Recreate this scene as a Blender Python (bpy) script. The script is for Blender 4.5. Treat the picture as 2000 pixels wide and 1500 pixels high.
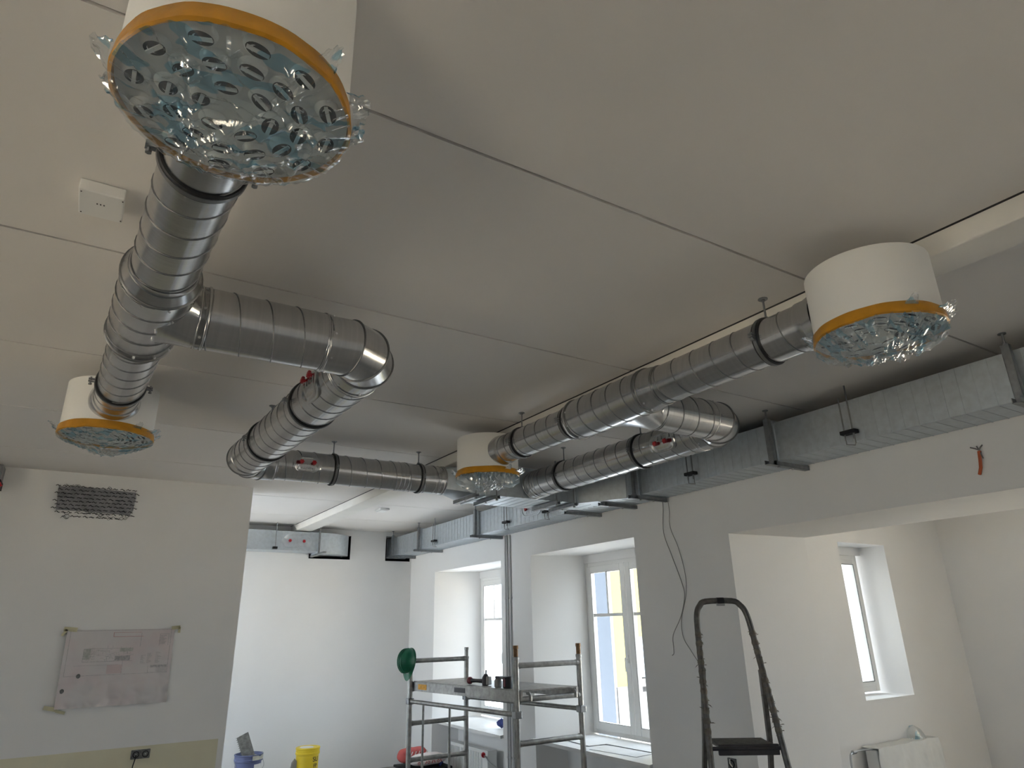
import bpy, math, random
from mathutils import Vector, Matrix, noise

scene = bpy.context.scene
for o in list(bpy.data.objects):
    bpy.data.objects.remove(o, do_unlink=True)
COL = scene.collection
PI = math.pi
V = Vector
random.seed(7)

# ------------------------------------------------------------------ camera
CAM_POS = V((0, 0, 1.55))
YAW, PITCH, ROLL, FPX = 0.5622777, 0.3502257, -0.0209889, 1295.283
fwd = V((math.sin(YAW) * math.cos(PITCH), math.cos(YAW) * math.cos(PITCH), math.sin(PITCH)))
rt0 = V((math.cos(YAW), -math.sin(YAW), 0))
up0 = rt0.cross(fwd)
rt = rt0 * math.cos(ROLL) + up0 * math.sin(ROLL)
up = up0 * math.cos(ROLL) - rt0 * math.sin(ROLL)
cam = bpy.data.cameras.new('camera')
cam.sensor_width = 36.0
cam.sensor_fit = 'HORIZONTAL'
cam.lens = FPX / 2000 * 36.0
cam.clip_start = 0.05
cam_ob = bpy.data.objects.new('camera', cam)
COL.objects.link(cam_ob)
cam_ob.matrix_world = Matrix(((rt.x, up.x, -fwd.x, CAM_POS.x), (rt.y, up.y, -fwd.y, CAM_POS.y),
                              (rt.z, up.z, -fwd.z, CAM_POS.z), (0, 0, 0, 1)))
scene.camera = cam_ob

# ------------------------------------------------------------------ sky, light, exposure
world = bpy.data.worlds.new('sky')
scene.world = world
world.use_nodes = True
bg = world.node_tree.nodes['Background']
bg.inputs['Color'].default_value = (0.78, 0.885, 1.0, 1)
bg.inputs['Strength'].default_value = 7.0
sun = bpy.data.lights.new('sun', 'SUN')
sun.energy = 110.0
sun.angle = math.radians(0.6)
sun.color = (1.0, 0.985, 0.96)
sun_ob = bpy.data.objects.new('sun', sun)
COL.objects.link(sun_ob)
sun_ob.rotation_euler = V((-0.03, -0.60, 0.80)).to_track_quat('Z', 'Y').to_euler()

scene.view_settings.view_transform = 'Standard'
scene.view_settings.look = 'None'
scene.view_settings.gamma = 1.0
scene.view_settings.use_curve_mapping = False
scene.view_settings.exposure = 0.0


def portal(name, loc, rot, sx, sy):
    """daylight portal in a window opening (only guides sky sampling)"""
    l = bpy.data.lights.new(name, 'AREA')
    l.shape = 'RECTANGLE'
    l.size, l.size_y = sx, sy
    l.cycles.is_portal = True
    o = bpy.data.objects.new(name, l)
    COL.objects.link(o)
    o.location = loc
    o.rotation_euler = rot
    return o


portal('window_portal', (5.12, 5.61, 1.33), (0, PI / 2, 0), 1.9, 1.6)
portal('window_portal', (5.12, 8.10, 1.33), (0, PI / 2, 0), 1.9, 1.6)
portal('window_portal', (6.05, 4.25, 1.55), (-PI / 2, 0, 0), 0.9, 1.5)
portal('window_portal', (7.95, 0.25, 1.60), (0, PI / 2, 0), 2.0, 1.8)
WEST = ((-2.0, -.7), (2.4, 3.4))       # window openings of the side wall left of the viewer
for a_, b_ in WEST:
    portal('window_portal', (-3.9, (a_ + b_) / 2, 1.5), (0, -PI / 2, 0), 2.0, b_ - a_)

portal('window_portal', (-1.35, 8.70, 1.45), (0, -PI / 2, 0), 2.4, 1.9)

# ------------------------------------------------------------------ materials
MATS = {}


def mat(name, col, rough=0.6, metal=0.0, var=0.0, vscale=6.0, bump=0.0, bscale=40.0, stretch=None,
        spec=0.5, col2=None, rvar=0.0):
    m = bpy.data.materials.new(name)
    m.use_nodes = True
    nt = m.node_tree
    b = nt.nodes['Principled BSDF']
    b.inputs['Base Color'].default_value = (*col, 1)
    b.inputs['Roughness'].default_value = rough
    b.inputs['Metallic'].default_value = metal
    b.inputs['Specular IOR Level'].default_value = spec
    tc = nt.nodes.new('ShaderNodeTexCoord')
    mp = nt.nodes.new('ShaderNodeMapping')
    nt.links.new(tc.outputs['Object'], mp.inputs['Vector'])
    if stretch:
        mp.inputs['Scale'].default_value = stretch
    if var or rvar:
        n = nt.nodes.new('ShaderNodeTexNoise')
        n.inputs['Scale'].default_value = vscale
        n.inputs['Detail'].default_value = 4
        nt.links.new(mp.outputs['Vector'], n.inputs['Vector'])
        if var:
            c2 = col2 or tuple(max(0, c * (1 - var)) for c in col)
            r = nt.nodes.new('ShaderNodeValToRGB')
            r.color_ramp.elements[0].position = 0.32
            r.color_ramp.elements[1].position = 0.68
            r.color_ramp.elements[0].color = (*c2, 1)
            r.color_ramp.elements[1].color = (*col, 1)
            nt.links.new(n.outputs['Fac'], r.inputs['Fac'])
            nt.links.new(r.outputs['Color'], b.inputs['Base Color'])
        if rvar:
            mr = nt.nodes.new('ShaderNodeMapRange')
            mr.inputs['From Min'].default_value = 0.3
            mr.inputs['From Max'].default_value = 0.7
            mr.inputs['To Min'].default_value = rough
            mr.inputs['To Max'].default_value = rough + rvar
            nt.links.new(n.outputs['Fac'], mr.inputs['Value'])
            nt.links.new(mr.outputs['Result'], b.inputs['Roughness'])
    if bump:
        n2 = nt.nodes.new('ShaderNodeTexNoise')
        n2.inputs['Scale'].default_value = bscale
        n2.inputs['Detail'].default_value = 3
        nt.links.new(mp.outputs['Vector'], n2.inputs['Vector'])
        bp = nt.nodes.new('ShaderNodeBump')
        bp.inputs['Strength'].default_value = bump
        bp.inputs['Distance'].default_value = 0.004
        nt.links.new(n2.outputs['Fac'], bp.inputs['Height'])
        nt.links.new(bp.outputs['Normal'], b.inputs['Normal'])
    MATS[name] = m
    return m


WALL = mat('white_plaster', (0.865, 0.855, 0.838), 0.9, var=0.03, vscale=1.6, bump=0.12, bscale=60)
CEIL = mat('ceiling_plaster', (0.82, 0.785, 0.745), 0.92, var=0.035, vscale=1.2, bump=0.12, bscale=50)
GROOVE = mat('joint_filler', (0.30, 0.285, 0.27), 0.95, var=0.1)
BEAMM = mat('beam_paint', (0.80, 0.775, 0.72), 0.85, var=0.06, vscale=5, bump=0.1, bscale=30)
FLOOR = mat('screed', (0.42, 0.40, 0.37), 0.85, var=0.25, vscale=2.5, bump=0.2)
DADO = mat('yellow_primer', (0.78, 0.735, 0.55), 0.85, var=0.08, vscale=3)
METX = mat('spiral_zinc_x', (0.60, 0.605, 0.61), 0.20, 1.0, bump=0.035, bscale=30, stretch=(40, 1, 1), var=0.10, vscale=2.0)
METY = mat('spiral_zinc_y', (0.60, 0.605, 0.61), 0.20, 1.0, bump=0.035, bscale=30, stretch=(1, 40, 1), var=0.10, vscale=2.0)
SEAM = mat('seam_zinc', (0.24, 0.24, 0.24), 0.4, 1.0)
GALV = mat('galvanised_sheet', (0.60, 0.65, 0.69), 0.40, 0.85, var=0.14, vscale=24, rvar=0.12)
ZINC = mat('zinc_hardware', (0.34, 0.35, 0.36), 0.42, 0.9, var=0.2, vscale=30)
STEEL = mat('bright_bolt', (0.55, 0.55, 0.55), 0.3, 1.0)
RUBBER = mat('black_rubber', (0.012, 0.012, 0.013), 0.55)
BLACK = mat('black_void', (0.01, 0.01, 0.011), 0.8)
RED = mat('red_plastic', (0.42, 0.012, 0.02), 0.35)
POWDER = mat('white_powder_coat', (0.83, 0.82, 0.79), 0.55, var=0.02, vscale=3)
TAPE = mat('ochre_tape', (0.58, 0.265, 0.014), 0.38, var=0.22, vscale=18, bump=0.35, bscale=25)
PVC = mat('window_pvc', (0.82, 0.815, 0.79), 0.4)
SILL = mat('sill_board', (0.80, 0.79, 0.77), 0.5, var=0.05, vscale=8)
PAPERM = mat('white_card', (0.78, 0.77, 0.75), 0.8, var=0.05, vscale=9)
CARDDARK = mat('card_back', (0.14, 0.14, 0.15), 0.8)
ALU = mat('scaffold_aluminium', (0.38, 0.375, 0.36), 0.42, 0.75, var=0.35, vscale=22, bump=0.15)
ALUDARK = mat('worn_ladder_metal', (0.16, 0.155, 0.145), 0.5, 0.6, var=0.45, vscale=30, bump=0.2)
RUST = mat('rusty_spigot', (0.36, 0.20, 0.09), 0.6, 0.4, var=0.5, vscale=40)
GREEN = mat('green_helmet', (0.004, 0.13, 0.062), 0.35)
DARKPL = mat('dark_tool_plastic', (0.035, 0.032, 0.036), 0.5, var=0.3, vscale=20)
TOOLRED = mat('tool_red', (0.16, 0.02, 0.03), 0.45)
BLUEBK = mat('blue_bucket', (0.12, 0.14, 0.27), 0.5, var=0.15, vscale=8)
PLASTERSPLASH = mat('dried_plaster', (0.62, 0.60, 0.50), 0.9, var=0.2, vscale=20, bump=0.4)
YELLOWBK = mat('yellow_bucket', (0.80, 0.58, 0.03), 0.42, var=0.08, vscale=8)
INK = mat('black_ink', (0.05, 0.045, 0.04), 0.8)
TROWEL = mat('trowel_steel', (0.40, 0.40, 0.38), 0.5, 0.7, var=0.4, vscale=30, bump=0.3)
BAGRED = mat('bag_red', (0.55, 0.10, 0.09), 0.7, var=0.2, vscale=20)
BAGW = mat('bag_paper', (0.80, 0.72, 0.69), 0.75, var=0.12, vscale=12, bump=0.3)
RADW = mat('radiator_white', (0.80, 0.795, 0.77), 0.35)
CLOTH = mat('dust_sheet', (0.80, 0.80, 0.77), 0.6, var=0.06, vscale=9, bump=0.3)
TARN = mat('grey_cable', (0.30, 0.295, 0.28), 0.6)
ORANGE = mat('orange_cable', (0.50, 0.10, 0.03), 0.55)
CONDUIT = mat('grey_conduit', (0.55, 0.55, 0.55), 0.5)
MESHM = mat('mortar_grey', (0.30, 0.30, 0.32), 0.9, var=0.35, vscale=14, bump=0.6)
WIREBLK = mat('black_lath_wire', (0.016, 0.016, 0.017), 0.5, 0.3)
SOCKM = mat('socket_grey', (0.22, 0.22, 0.215), 0.6, var=0.5, vscale=70)
MASK = mat('masking_tape', (0.62, 0.58, 0.38), 0.7, var=0.15, vscale=14)
TATTER = mat('tattered_tape', (0.17, 0.15, 0.12), 0.8, var=0.4, vscale=40)
PALEHOUSE = mat('pale_render', (0.080, 0.092, 0.110), 0.9, var=0.05, vscale=0.6)
YELHOUSE = mat('yellow_render', (0.062, 0.051, 0.0115), 0.9, var=0.06, vscale=0.5)
WHITEBASE = mat('white_base', (0.042, 0.041, 0.040), 0.9, var=0.1, vscale=1)
WARM_BOUNCE = mat('warm_bounce_ground', (0.44, 0.36, 0.255), 0.95, var=0.25, vscale=1.0)
GROUND = mat('pale_gravel', (0.345, 0.365, 0.395), 0.95, var=0.4, vscale=1.3, bump=0.4, bscale=6)
BRICKM = mat('old_brick', (0.10, 0.06, 0.04), 0.9, var=0.3, vscale=8)
SENSW = mat('sensor_white', (0.84, 0.83, 0.81), 0.5)
NOZW = mat('nozzle_white', (0.80, 0.80, 0.78), 0.4)
BLUERAG = mat('blue_cloth', (0.035, 0.055, 0.22), 0.8, var=0.3, vscale=25)
LABELO = mat('orange_label', (0.75, 0.36, 0.03), 0.6, var=0.3, vscale=40)
WHITEPL = mat('pale_grey_plastic', (0.55, 0.55, 0.56), 0.4)
BROWNPAPER = mat('grey_case', (0.30, 0.29, 0.27), 0.6)



def facing_reflect(nt, lo, hi, power):
    """mirror share of a thin sheet: lo seen square on, rising to hi at grazing angles, same from both sides"""
    lw = nt.nodes.new('ShaderNodeLayerWeight')
    lw.inputs['Blend'].default_value = 0.5
    pw = nt.nodes.new('ShaderNodeMath')
    pw.operation = 'POWER'
    pw.inputs[1].default_value = power
    nt.links.new(lw.outputs['Facing'], pw.inputs[0])
    mr = nt.nodes.new('ShaderNodeMapRange')
    mr.inputs['To Min'].default_value = lo
    mr.inputs['To Max'].default_value = hi
    nt.links.new(pw.outputs['Value'], mr.inputs['Value'])
    return mr


# --- clear film with blue tinted areas
def film_material(name, haze):
    m_ = bpy.data.materials.new(name)
    m_.use_nodes = True
    nt = m_.node_tree
    for n in list(nt.nodes):
        nt.nodes.remove(n)
    out = nt.nodes.new('ShaderNodeOutputMaterial')
    tcn = nt.nodes.new('ShaderNodeTexCoord')
    mpn = nt.nodes.new('ShaderNodeMapping')
    mpn.inputs['Rotation'].default_value = (0, 0, 0.6)
    mpn.inputs['Scale'].default_value = (1.0, 2.6, 0.6)
    nt.links.new(tcn.outputs['Object'], mpn.inputs['Vector'])
    nz = nt.nodes.new('ShaderNodeTexNoise')
    nz.inputs['Scale'].default_value = 10.0
    nz.inputs['Detail'].default_value = 1.5
    nt.links.new(mpn.outputs['Vector'], nz.inputs['Vector'])
    rp = nt.nodes.new('ShaderNodeValToRGB')
    rp.color_ramp.elements[0].position = 0.55
    rp.color_ramp.elements[0].color = (0.90, 0.92, 0.92, 1)
    rp.color_ramp.elements[1].position = 0.57
    rp.color_ramp.elements[1].color = (0.42, 0.68, 0.82, 1)
    nt.links.new(nz.outputs['Fac'], rp.inputs['Fac'])
    tr = nt.nodes.new('ShaderNodeBsdfTransparent')
    nt.links.new(rp.outputs['Color'], tr.inputs['Color'])
    df = nt.nodes.new('ShaderNodeBsdfDiffuse')
    df.inputs['Color'].default_value = (0.8, 0.85, 0.88, 1)
    mx0 = nt.nodes.new('ShaderNodeMixShader')
    mx0.inputs['Fac'].default_value = haze
    nt.links.new(tr.outputs['BSDF'], mx0.inputs[1])
    nt.links.new(df.outputs['BSDF'], mx0.inputs[2])
    gl = nt.nodes.new('ShaderNodeBsdfGlossy')
    gl.inputs['Roughness'].default_value = 0.06
    fr = facing_reflect(nt, .13, .85, 2.0)
    mx = nt.nodes.new('ShaderNodeMixShader')
    nt.links.new(fr.outputs['Result'], mx.inputs['Fac'])
    nt.links.new(mx0.outputs['Shader'], mx.inputs[1])
    nt.links.new(gl.outputs['BSDF'], mx.inputs[2])
    nt.links.new(mx.outputs['Shader'], out.inputs['Surface'])
    return m_


FILM = film_material('wrinkled_film', 0.065)
FILM_MID = film_material('crumpled_film', 0.17)
FILM_WHITE = film_material('window_glare_film', 0.42)  # raised haze, as in FILM_MID, imitates window reflections on the film

# --- thin window glass
GLASS = bpy.data.materials.new('window_glass')
GLASS.use_nodes = True
nt = GLASS.node_tree
for n in list(nt.nodes):
    nt.nodes.remove(n)
out = nt.nodes.new('ShaderNodeOutputMaterial')
tr = nt.nodes.new('ShaderNodeBsdfTransparent')
tr.inputs['Color'].default_value = (0.95, 0.965, 0.97, 1)
gl = nt.nodes.new('ShaderNodeBsdfGlossy')
gl.inputs['Roughness'].default_value = 0.01
fr = facing_reflect(nt, .03, .6, 5)
mx = nt.nodes.new('ShaderNodeMixShader')
nt.links.new(fr.outputs['Result'], mx.inputs['Fac'])
nt.links.new(tr.outputs['BSDF'], mx.inputs[1])
nt.links.new(gl.outputs['BSDF'], mx.inputs[2])
nt.links.new(mx.outputs['Shader'], out.inputs['Surface'])


# ------------------------------------------------------------------ mesh helpers
def frame_of(d):
    d = V(d).normalized()
    a = V((0, 0, 1)) if abs(d.z) < 0.9 else V((1, 0, 0))
    u = d.cross(a).normalized()
    w = u.cross(d).normalized()
    return d, u, w


class MB:
    def __init__(self):
        self.v, self.f = [], []

    def add(self, vs, fs):
        b = len(self.v)
        self.v += [tuple(p) for p in vs]
        self.f += [tuple(i + b for i in f) for f in fs]
        return self

    def obox(self, c, ax, ay, az):
        c, ax, ay, az = V(c), V(ax), V(ay), V(az)
        vs = [c + sx * ax + sy * ay + sz * az for sz in (-1, 1) for sy in (-1, 1) for sx in (-1, 1)]
        fs = [(0, 2, 3, 1), (4, 5, 7, 6), (0, 1, 5, 4), (2, 6, 7, 3), (0, 4, 6, 2), (1, 3, 7, 5)]
        if ax.cross(ay).dot(az) < 0:
            fs = [tuple(reversed(f)) for f in fs]
        return self.add(vs, fs)

    def box(self, x0, x1, y0, y1, z0, z1):
        return self.obox(((x0 + x1) / 2, (y0 + y1) / 2, (z0 + z1) / 2), ((x1 - x0) / 2, 0, 0),
                         (0, (y1 - y0) / 2, 0), (0, 0, (z1 - z0) / 2))

    def bar(self, p, q, a, b, upv=(0, 0, 1)):
        """rectangular bar from p to q, half sizes a (sideways) and b (towards upv)"""
        p, q = V(p), V(q)
        d = (q - p)
        dn = d.normalized()
        u = dn.cross(V(upv)).normalized()
        w = u.cross(dn).normalized()
        return self.obox((p + q) / 2, d / 2, u * a, w * b)

    def rings(self, rings, closed_ends=False, loop=False):
        n = len(rings[0])
        vs = [p for r in rings for p in r]
        fs = []
        m = len(rings)
        for i in range(m if loop else m - 1):
            j = (i + 1) % m
            for k in range(n):
                k2 = (k + 1) % n
                fs.append((i * n + k, i * n + k2, j * n + k2, j * n + k))
        if closed_ends:
            fs.append(tuple(reversed(range(n))))
            fs.append(tuple((m - 1) * n + k for k in range(n)))
        return self.add(vs, fs)

    def cyl(self, p, q, r, n=16, r2=None, caps=True):
        p, q = V(p), V(q)
        d, u, w = frame_of(q - p)
        r2 = r if r2 is None else r2
        R = []
        for c, rr in ((p, r), (q, r2)):
            R.append([c + (u * math.cos(2 * PI * k / n) + w * math.sin(2 * PI * k / n)) * rr for k in range(n)])
        return self.rings(R, caps)

    def prof(self, p, d, prof, n=40, caps=False):
        """surface of revolution about the line p + t*d, prof = [(t, r), ...]"""
        p = V(p)
        d, u, w = frame_of(d)
        R = [[p + d * t + (u * math.cos(2 * PI * k / n) + w * math.sin(2 * PI * k / n)) * r for k in range(n)]
             for t, r in prof]
        return self.rings(R, caps)

    def tube(self, pts, r, n=6, caps=True, loop=False):
        pts = [V(p) for p in pts]
        R = []
        u = None
        m = len(pts)
        for i, p in enumerate(pts):
            a = pts[i - 1] if (i > 0 or loop) else p
            b = pts[(i + 1) % m] if (i < m - 1 or loop) else p
            d = (b - a).normalized()
            if u is None:
                _, u, _ = frame_of(d)
            u = (u - d * u.dot(d)).normalized()
            w = d.cross(u)
            rr = r[i] if isinstance(r, (list, tuple)) else r
            R.append([p + (u * math.cos(2 * PI * k / n) + w * math.sin(2 * PI * k / n)) * rr for k in range(n)])
        return self.rings(R, caps and not loop, loop)

    def grid(self, fn, nu, nv, loop_u=False):
        vs = [fn(i / nu, j / nv) for i in range(nu + (0 if loop_u else 1)) for j in range(nv + 1)]
        fs = []
        mu = nu if loop_u else nu + 1
        for i in range(nu):
            i2 = (i + 1) % mu
            for j in range(nv):
                fs.append((i * (nv + 1) + j, i2 * (nv + 1) + j, i2 * (nv + 1) + j + 1, i * (nv + 1) + j + 1))
        return self.add(vs, fs)

    def prism(self, poly, off):
        """polygon (list of points) extruded by off"""
        n = len(poly)
        off = V(off)
        vs = [V(p) for p in poly] + [V(p) + off for p in poly]
        fs = [tuple(reversed(range(n))), tuple(range(n, 2 * n))]
        fs += [(k, (k + 1) % n, n + (k + 1) % n, n + k) for k in range(n)]
        return self.add(vs, fs)

    def mesh(self, name, material, smooth=False, angle=35):
        me = bpy.data.meshes.new(name)
        me.from_pydata(self.v, [], self.f)
        me.validate()
        if smooth:
            me.shade_smooth()
            me.set_sharp_from_angle(angle=math.radians(angle))
        me.materials.append(material)
        return me

    def build(self, name, material, parent=None, smooth=False, angle=35, bevel=0.0, fix=False):
        me = self.mesh(name, material, smooth, angle)
        if fix:
            import bmesh
            bm = bmesh.new()
            bm.from_mesh(me)
            bmesh.ops.recalc_face_normals(bm, faces=bm.faces)
            bm.to_mesh(me)
            bm.free()
        return link(name, me, parent, bevel)


def link(name, me, parent=None, bevel=0.0):
    o = bpy.data.objects.new(name, me)
    COL.objects.link(o)
    if parent is not None:
        o.parent = parent
        if parent.type == 'EMPTY':
            o.matrix_parent_inverse = Matrix.Translation(parent.location).inverted()
    if bevel:
        b = o.modifiers.new('bevel', 'BEVEL')
        b.width = bevel
        b.segments = 2
        b.limit_method = 'ANGLE'
    return o


def tag(o, label=None, cat=None, group=None, kind=None):
    if label:
        o['label'] = label
    if cat:
        o['category'] = cat
    if group:
        o['group'] = group
    if kind:
        o['kind'] = kind
    return o


def thing(name, label, cat, loc=(0, 0, 0), group=None):
    o = bpy.data.objects.new(name, None)
    COL.objects.link(o)
    o.location = loc
    o.empty_display_size = 0.05
    return tag(o, label, cat, group)


def struct(name, mb, material, label=None, parent=None, **k):
    o = mb.build(name, material, parent, **k)
    o['kind'] = 'structure'
    if label:
        o['label'] = label
    return o


# ================================================================== THE SETTING
ZF, ZC = -0.25, 2.95           # floor, ceiling
XW, XO = 4.28, 5.138           # thick window wall: room face, outer face
YF = 9.83                      # far wall
YL, XL = 7.174, 1.338          # left wall with the drawing, its free corner
YJ = 3.626                     # jamb of the wide opening on the right
ZL = 2.207                     # underside of its lintel
XWEST, YBACK = -3.6, -3.2
XR, YS = 7.54, -1.6            # side room beyond the opening

struct('floor', MB().box(XWEST - .3, XR + .4, YBACK - .3, YL + .32, ZF - .1, ZF).box(-1.3, XO, YL + .32, YF + .5, ZF - .1, ZF), FLOOR, 'bare grey screed floor')

# ceiling: backing slab with separate boards, open joints between them
ceil = struct('ceiling', MB().box(XWEST - .3, XO, YBACK - .3, YL + .32, ZC + .022, ZC + .12).box(-1.3, XO, YL + .32, YF + .5, ZC + .022, ZC + .12), GROOVE,
              'plastered ceiling of wide boards with visible joints')
YJOINT = [1.494 + 1.215 * k for k in range(-4, 8)]


def beam_x(y):                 # left face of the ceiling beam runs slightly askew
    return 2.592 - 0.0205 * (y - 0.7)


gap = 0.006
ys = [YBACK - .2] + YJOINT + [YF + .3]
for a, b in zip(ys[:-1], ys[1:]):
    if b - a < .05:
        continue
    xw_ = XWEST - .2 if b < YL + .5 else -1.25
    for side in (0, 1):
        if side == 0:
            poly = [(xw_, a + gap), (beam_x(a) - .012, a + gap), (beam_x(b) - .012, b - gap), (xw_, b - gap)]
        else:
            poly = [(beam_x(a) + .17, a + gap), (XW + .02, a + gap), (XW + .02, b - gap), (beam_x(b) + .17, b - gap)]
        MB().prism([(x, y, ZC) for x, y in poly], (0, 0, .024)).build('ceiling_board', CEIL, ceil)
m = MB()
m.prism([(beam_x(YBACK), YBACK, 2.862), (beam_x(YBACK) + .19, YBACK, 2.862), (beam_x(YF) + .215, YF, 2.862),
         (beam_x(YF), YF, 2.862)], (0, 0, .11))
bm_ = struct('trim_1', m, BEAMM, 'pale boxed ceiling beam running along the room', bevel=.006)
MB().prism([(beam_x(YBACK) - .014, YBACK, ZC - .001), (beam_x(YBACK) + .01, YBACK, ZC - .001), (beam_x(YF) + .01, YF, ZC - .001), (beam_x(YF) - .014, YF, ZC - .001)], (0, 0, .02)).build('shadow_gap_strip', RUBBER, bm_)  # dark strip standing in for the shadow gap between beam and ceiling

# right wall with two deep windows, niches below, and the wide opening under a lintel
W2 = dict(f0=4.725, f1=6.475, b0=4.91, b1=6.31, sill=.45, top=2.305)
W1 = dict(f0=7.13, f1=8.98, b0=7.36, b1=8.78, sill=.41, top=2.305)
XG = 4.92                      # window plane
m = MB()


def wallpoly(pts, z0, z1):
    m.prism([(x, y, z0) for x, y in pts], (0, 0, z1 - z0))


def wallbox(x0, x1, y0, y1, z0, z1):
    m.box(x0, x1, y0, y1, z0, z1)


zt = W2['top']
XP = 4.985                     # outer face of the window piers
# piers (splayed reveals)
wallpoly([(XW, W1['f1']), (XG, W1['b1']), (XP, W1['b1']), (XP, YF + .4), (XW, YF + .4)], ZF, zt)
wallpoly([(XW, W2['f1']), (XG, W2['b1']), (XP, W2['b1']), (XP, W1['b0']), (XG, W1['b0']), (XW, W1['f0'])], ZF, zt)
wallpoly([(XW, YJ), (XP, YJ - .058), (XP, W2['b0']), (XG, W2['b0']), (XW, W2['f0'])], ZF, zt)
wallbox(XW, XP, YJ, YF + .4, zt, ZC + .03)
wallbox(XW, XO, YS - .6, YJ, ZL, ZC + .03)
wallbox(XW, XO, YBACK - .3, YS - .6, ZF, ZC + .03)
for w in (W1, W2):             # parapets set back under the sills
    wallbox(4.62, XP, w['b0'] - .2, w['b1'] + .2, ZF, w['sill'] - .03)
struct('wall_right', m, WALL, 'thick white window wall with deep reveals and a wide lintel opening', fix=True)

# far wall with the two duct penetrations (open boxes closed behind)
m = MB()
hx = [(2.69, 3.30, 2.522, 2.865), (3.69, 4.255, 2.52, 2.825)]
y0, y1 = YF, YF + .35
m.box(-1.3, XW, y0, y1, ZF, 2.521)
m.box(-1.3, 2.69, y0, y1, 2.521, ZC + .03)
m.box(3.30, 3.85, y0, y1, 2.521, ZC + .03)
m.box(4.255, XW, y0, y1, 2.521, ZC + .03)
m.box(2.69, 3.30, y0, y1, 2.865, ZC + .03)
m.box(3.85, 4.255, y0, y1, 2.89, ZC + .03)
wf = struct('wall_far', m, WALL, 'white far wall with two duct openings under the ceiling')

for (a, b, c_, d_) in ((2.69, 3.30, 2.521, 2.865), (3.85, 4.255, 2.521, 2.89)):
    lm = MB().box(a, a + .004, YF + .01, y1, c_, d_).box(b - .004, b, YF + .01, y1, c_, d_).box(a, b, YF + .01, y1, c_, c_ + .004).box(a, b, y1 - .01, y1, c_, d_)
    lm.build('opening_shade', BLACK, wf)  # black faces paint the darkness inside the duct openings
m = MB().box(XWEST - .2, XL, YL, YL + .32, ZF, ZC + .03)
wl = struct('wall_left', m, WALL, 'white partition wall with drawing and a yellow primed band')
MB().box(XWEST - .1, XL - .055, YL - .004, YL + .01, ZF, .643).build('primed_band', DADO, wl)

YW1 = YL + .32
m = MB().box(XWEST - .3, XWEST, YBACK - .3, YW1, ZF, .5).box(XWEST - .3, XWEST, YBACK - .3, YW1, 2.5, ZC + .03)
edges = [YBACK - .3] + [v for ab in WEST for v in ab] + [YW1]
for k in range(0, len(edges), 2):
    m.box(XWEST - .3, XWEST, edges[k], edges[k + 1], .5, 2.5)
struct('wall_west', m, WALL, 'white side wall with windows left of the viewer')
XREC = -1.0                     # end of the recess behind the left wall, with its own window
m = MB().box(XREC - .3, XREC, YL + .3, YF + .1, ZF, .25).box(XREC - .3, XREC, YL + .3, YF + .1, 2.65, ZC + .03)
m.box(XREC - .3, XREC, YL + .3, 7.75, .25, 2.65).box(XREC - .3, XREC, 9.65, YF + .1, .25, 2.65)
struct('wall_recess', m, WALL, 'white end wall of the recess behind the left wall')
struct('wall_back', MB().box(XWEST - .3, XO, YBACK - .3, YBACK, ZF, ZC + .03), WALL, 'plain white wall behind the viewer')

# side room beyond the opening: window wall, outer wall with wide window, ceiling
AW = dict(x0=5.75, x1=6.488, z0=.905, z1=2.211)
YA = YJ + .03
m = MB()
m.box(XP, AW['x0'], YA, YA + .6, ZF, ZC).prism([(XP, YJ - .058, ZF), (XO, YJ - .07, ZF), (XO, YA, ZF), (XP, YA, ZF)], (0, 0, ZC - ZF))
m.box(AW['x1'], XR + .4, YA, YA + .6, ZF, ZC)
m.box(AW['x0'], AW['x1'], YA, YA + .6, ZF, AW['z0'])
m.box(AW['x0'], AW['x1'], YA, YA + .6, AW['z1'], ZC)
struct('wall_bay', m, WALL, 'white side room wall holding one narrow deep window')
m = MB()
m.box(XR, XR + .4, 1.2, YA, ZF, ZC)
m.box(XR, XR + .4, YS - .4, -.7, ZF, ZC)
m.box(XR, XR + .4, -.7, 1.2, ZF, .55)
m.box(XR, XR + .4, -.7, 1.2, 2.6, ZC)
struct('wall_bay_outer', m, WALL, 'outer white wall of the side room')
struct('wall_bay_near', MB().box(XO - .1, XR + .4, YS - .4, YS, ZF, ZC), WALL, 'near white wall of the side room')
struct('ceiling_bay', MB().box(XO - .05, XR + .4, YS - .4, YA + .6, ZC, ZC + .1), WALL, 'white ceiling of the side room')


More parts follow.
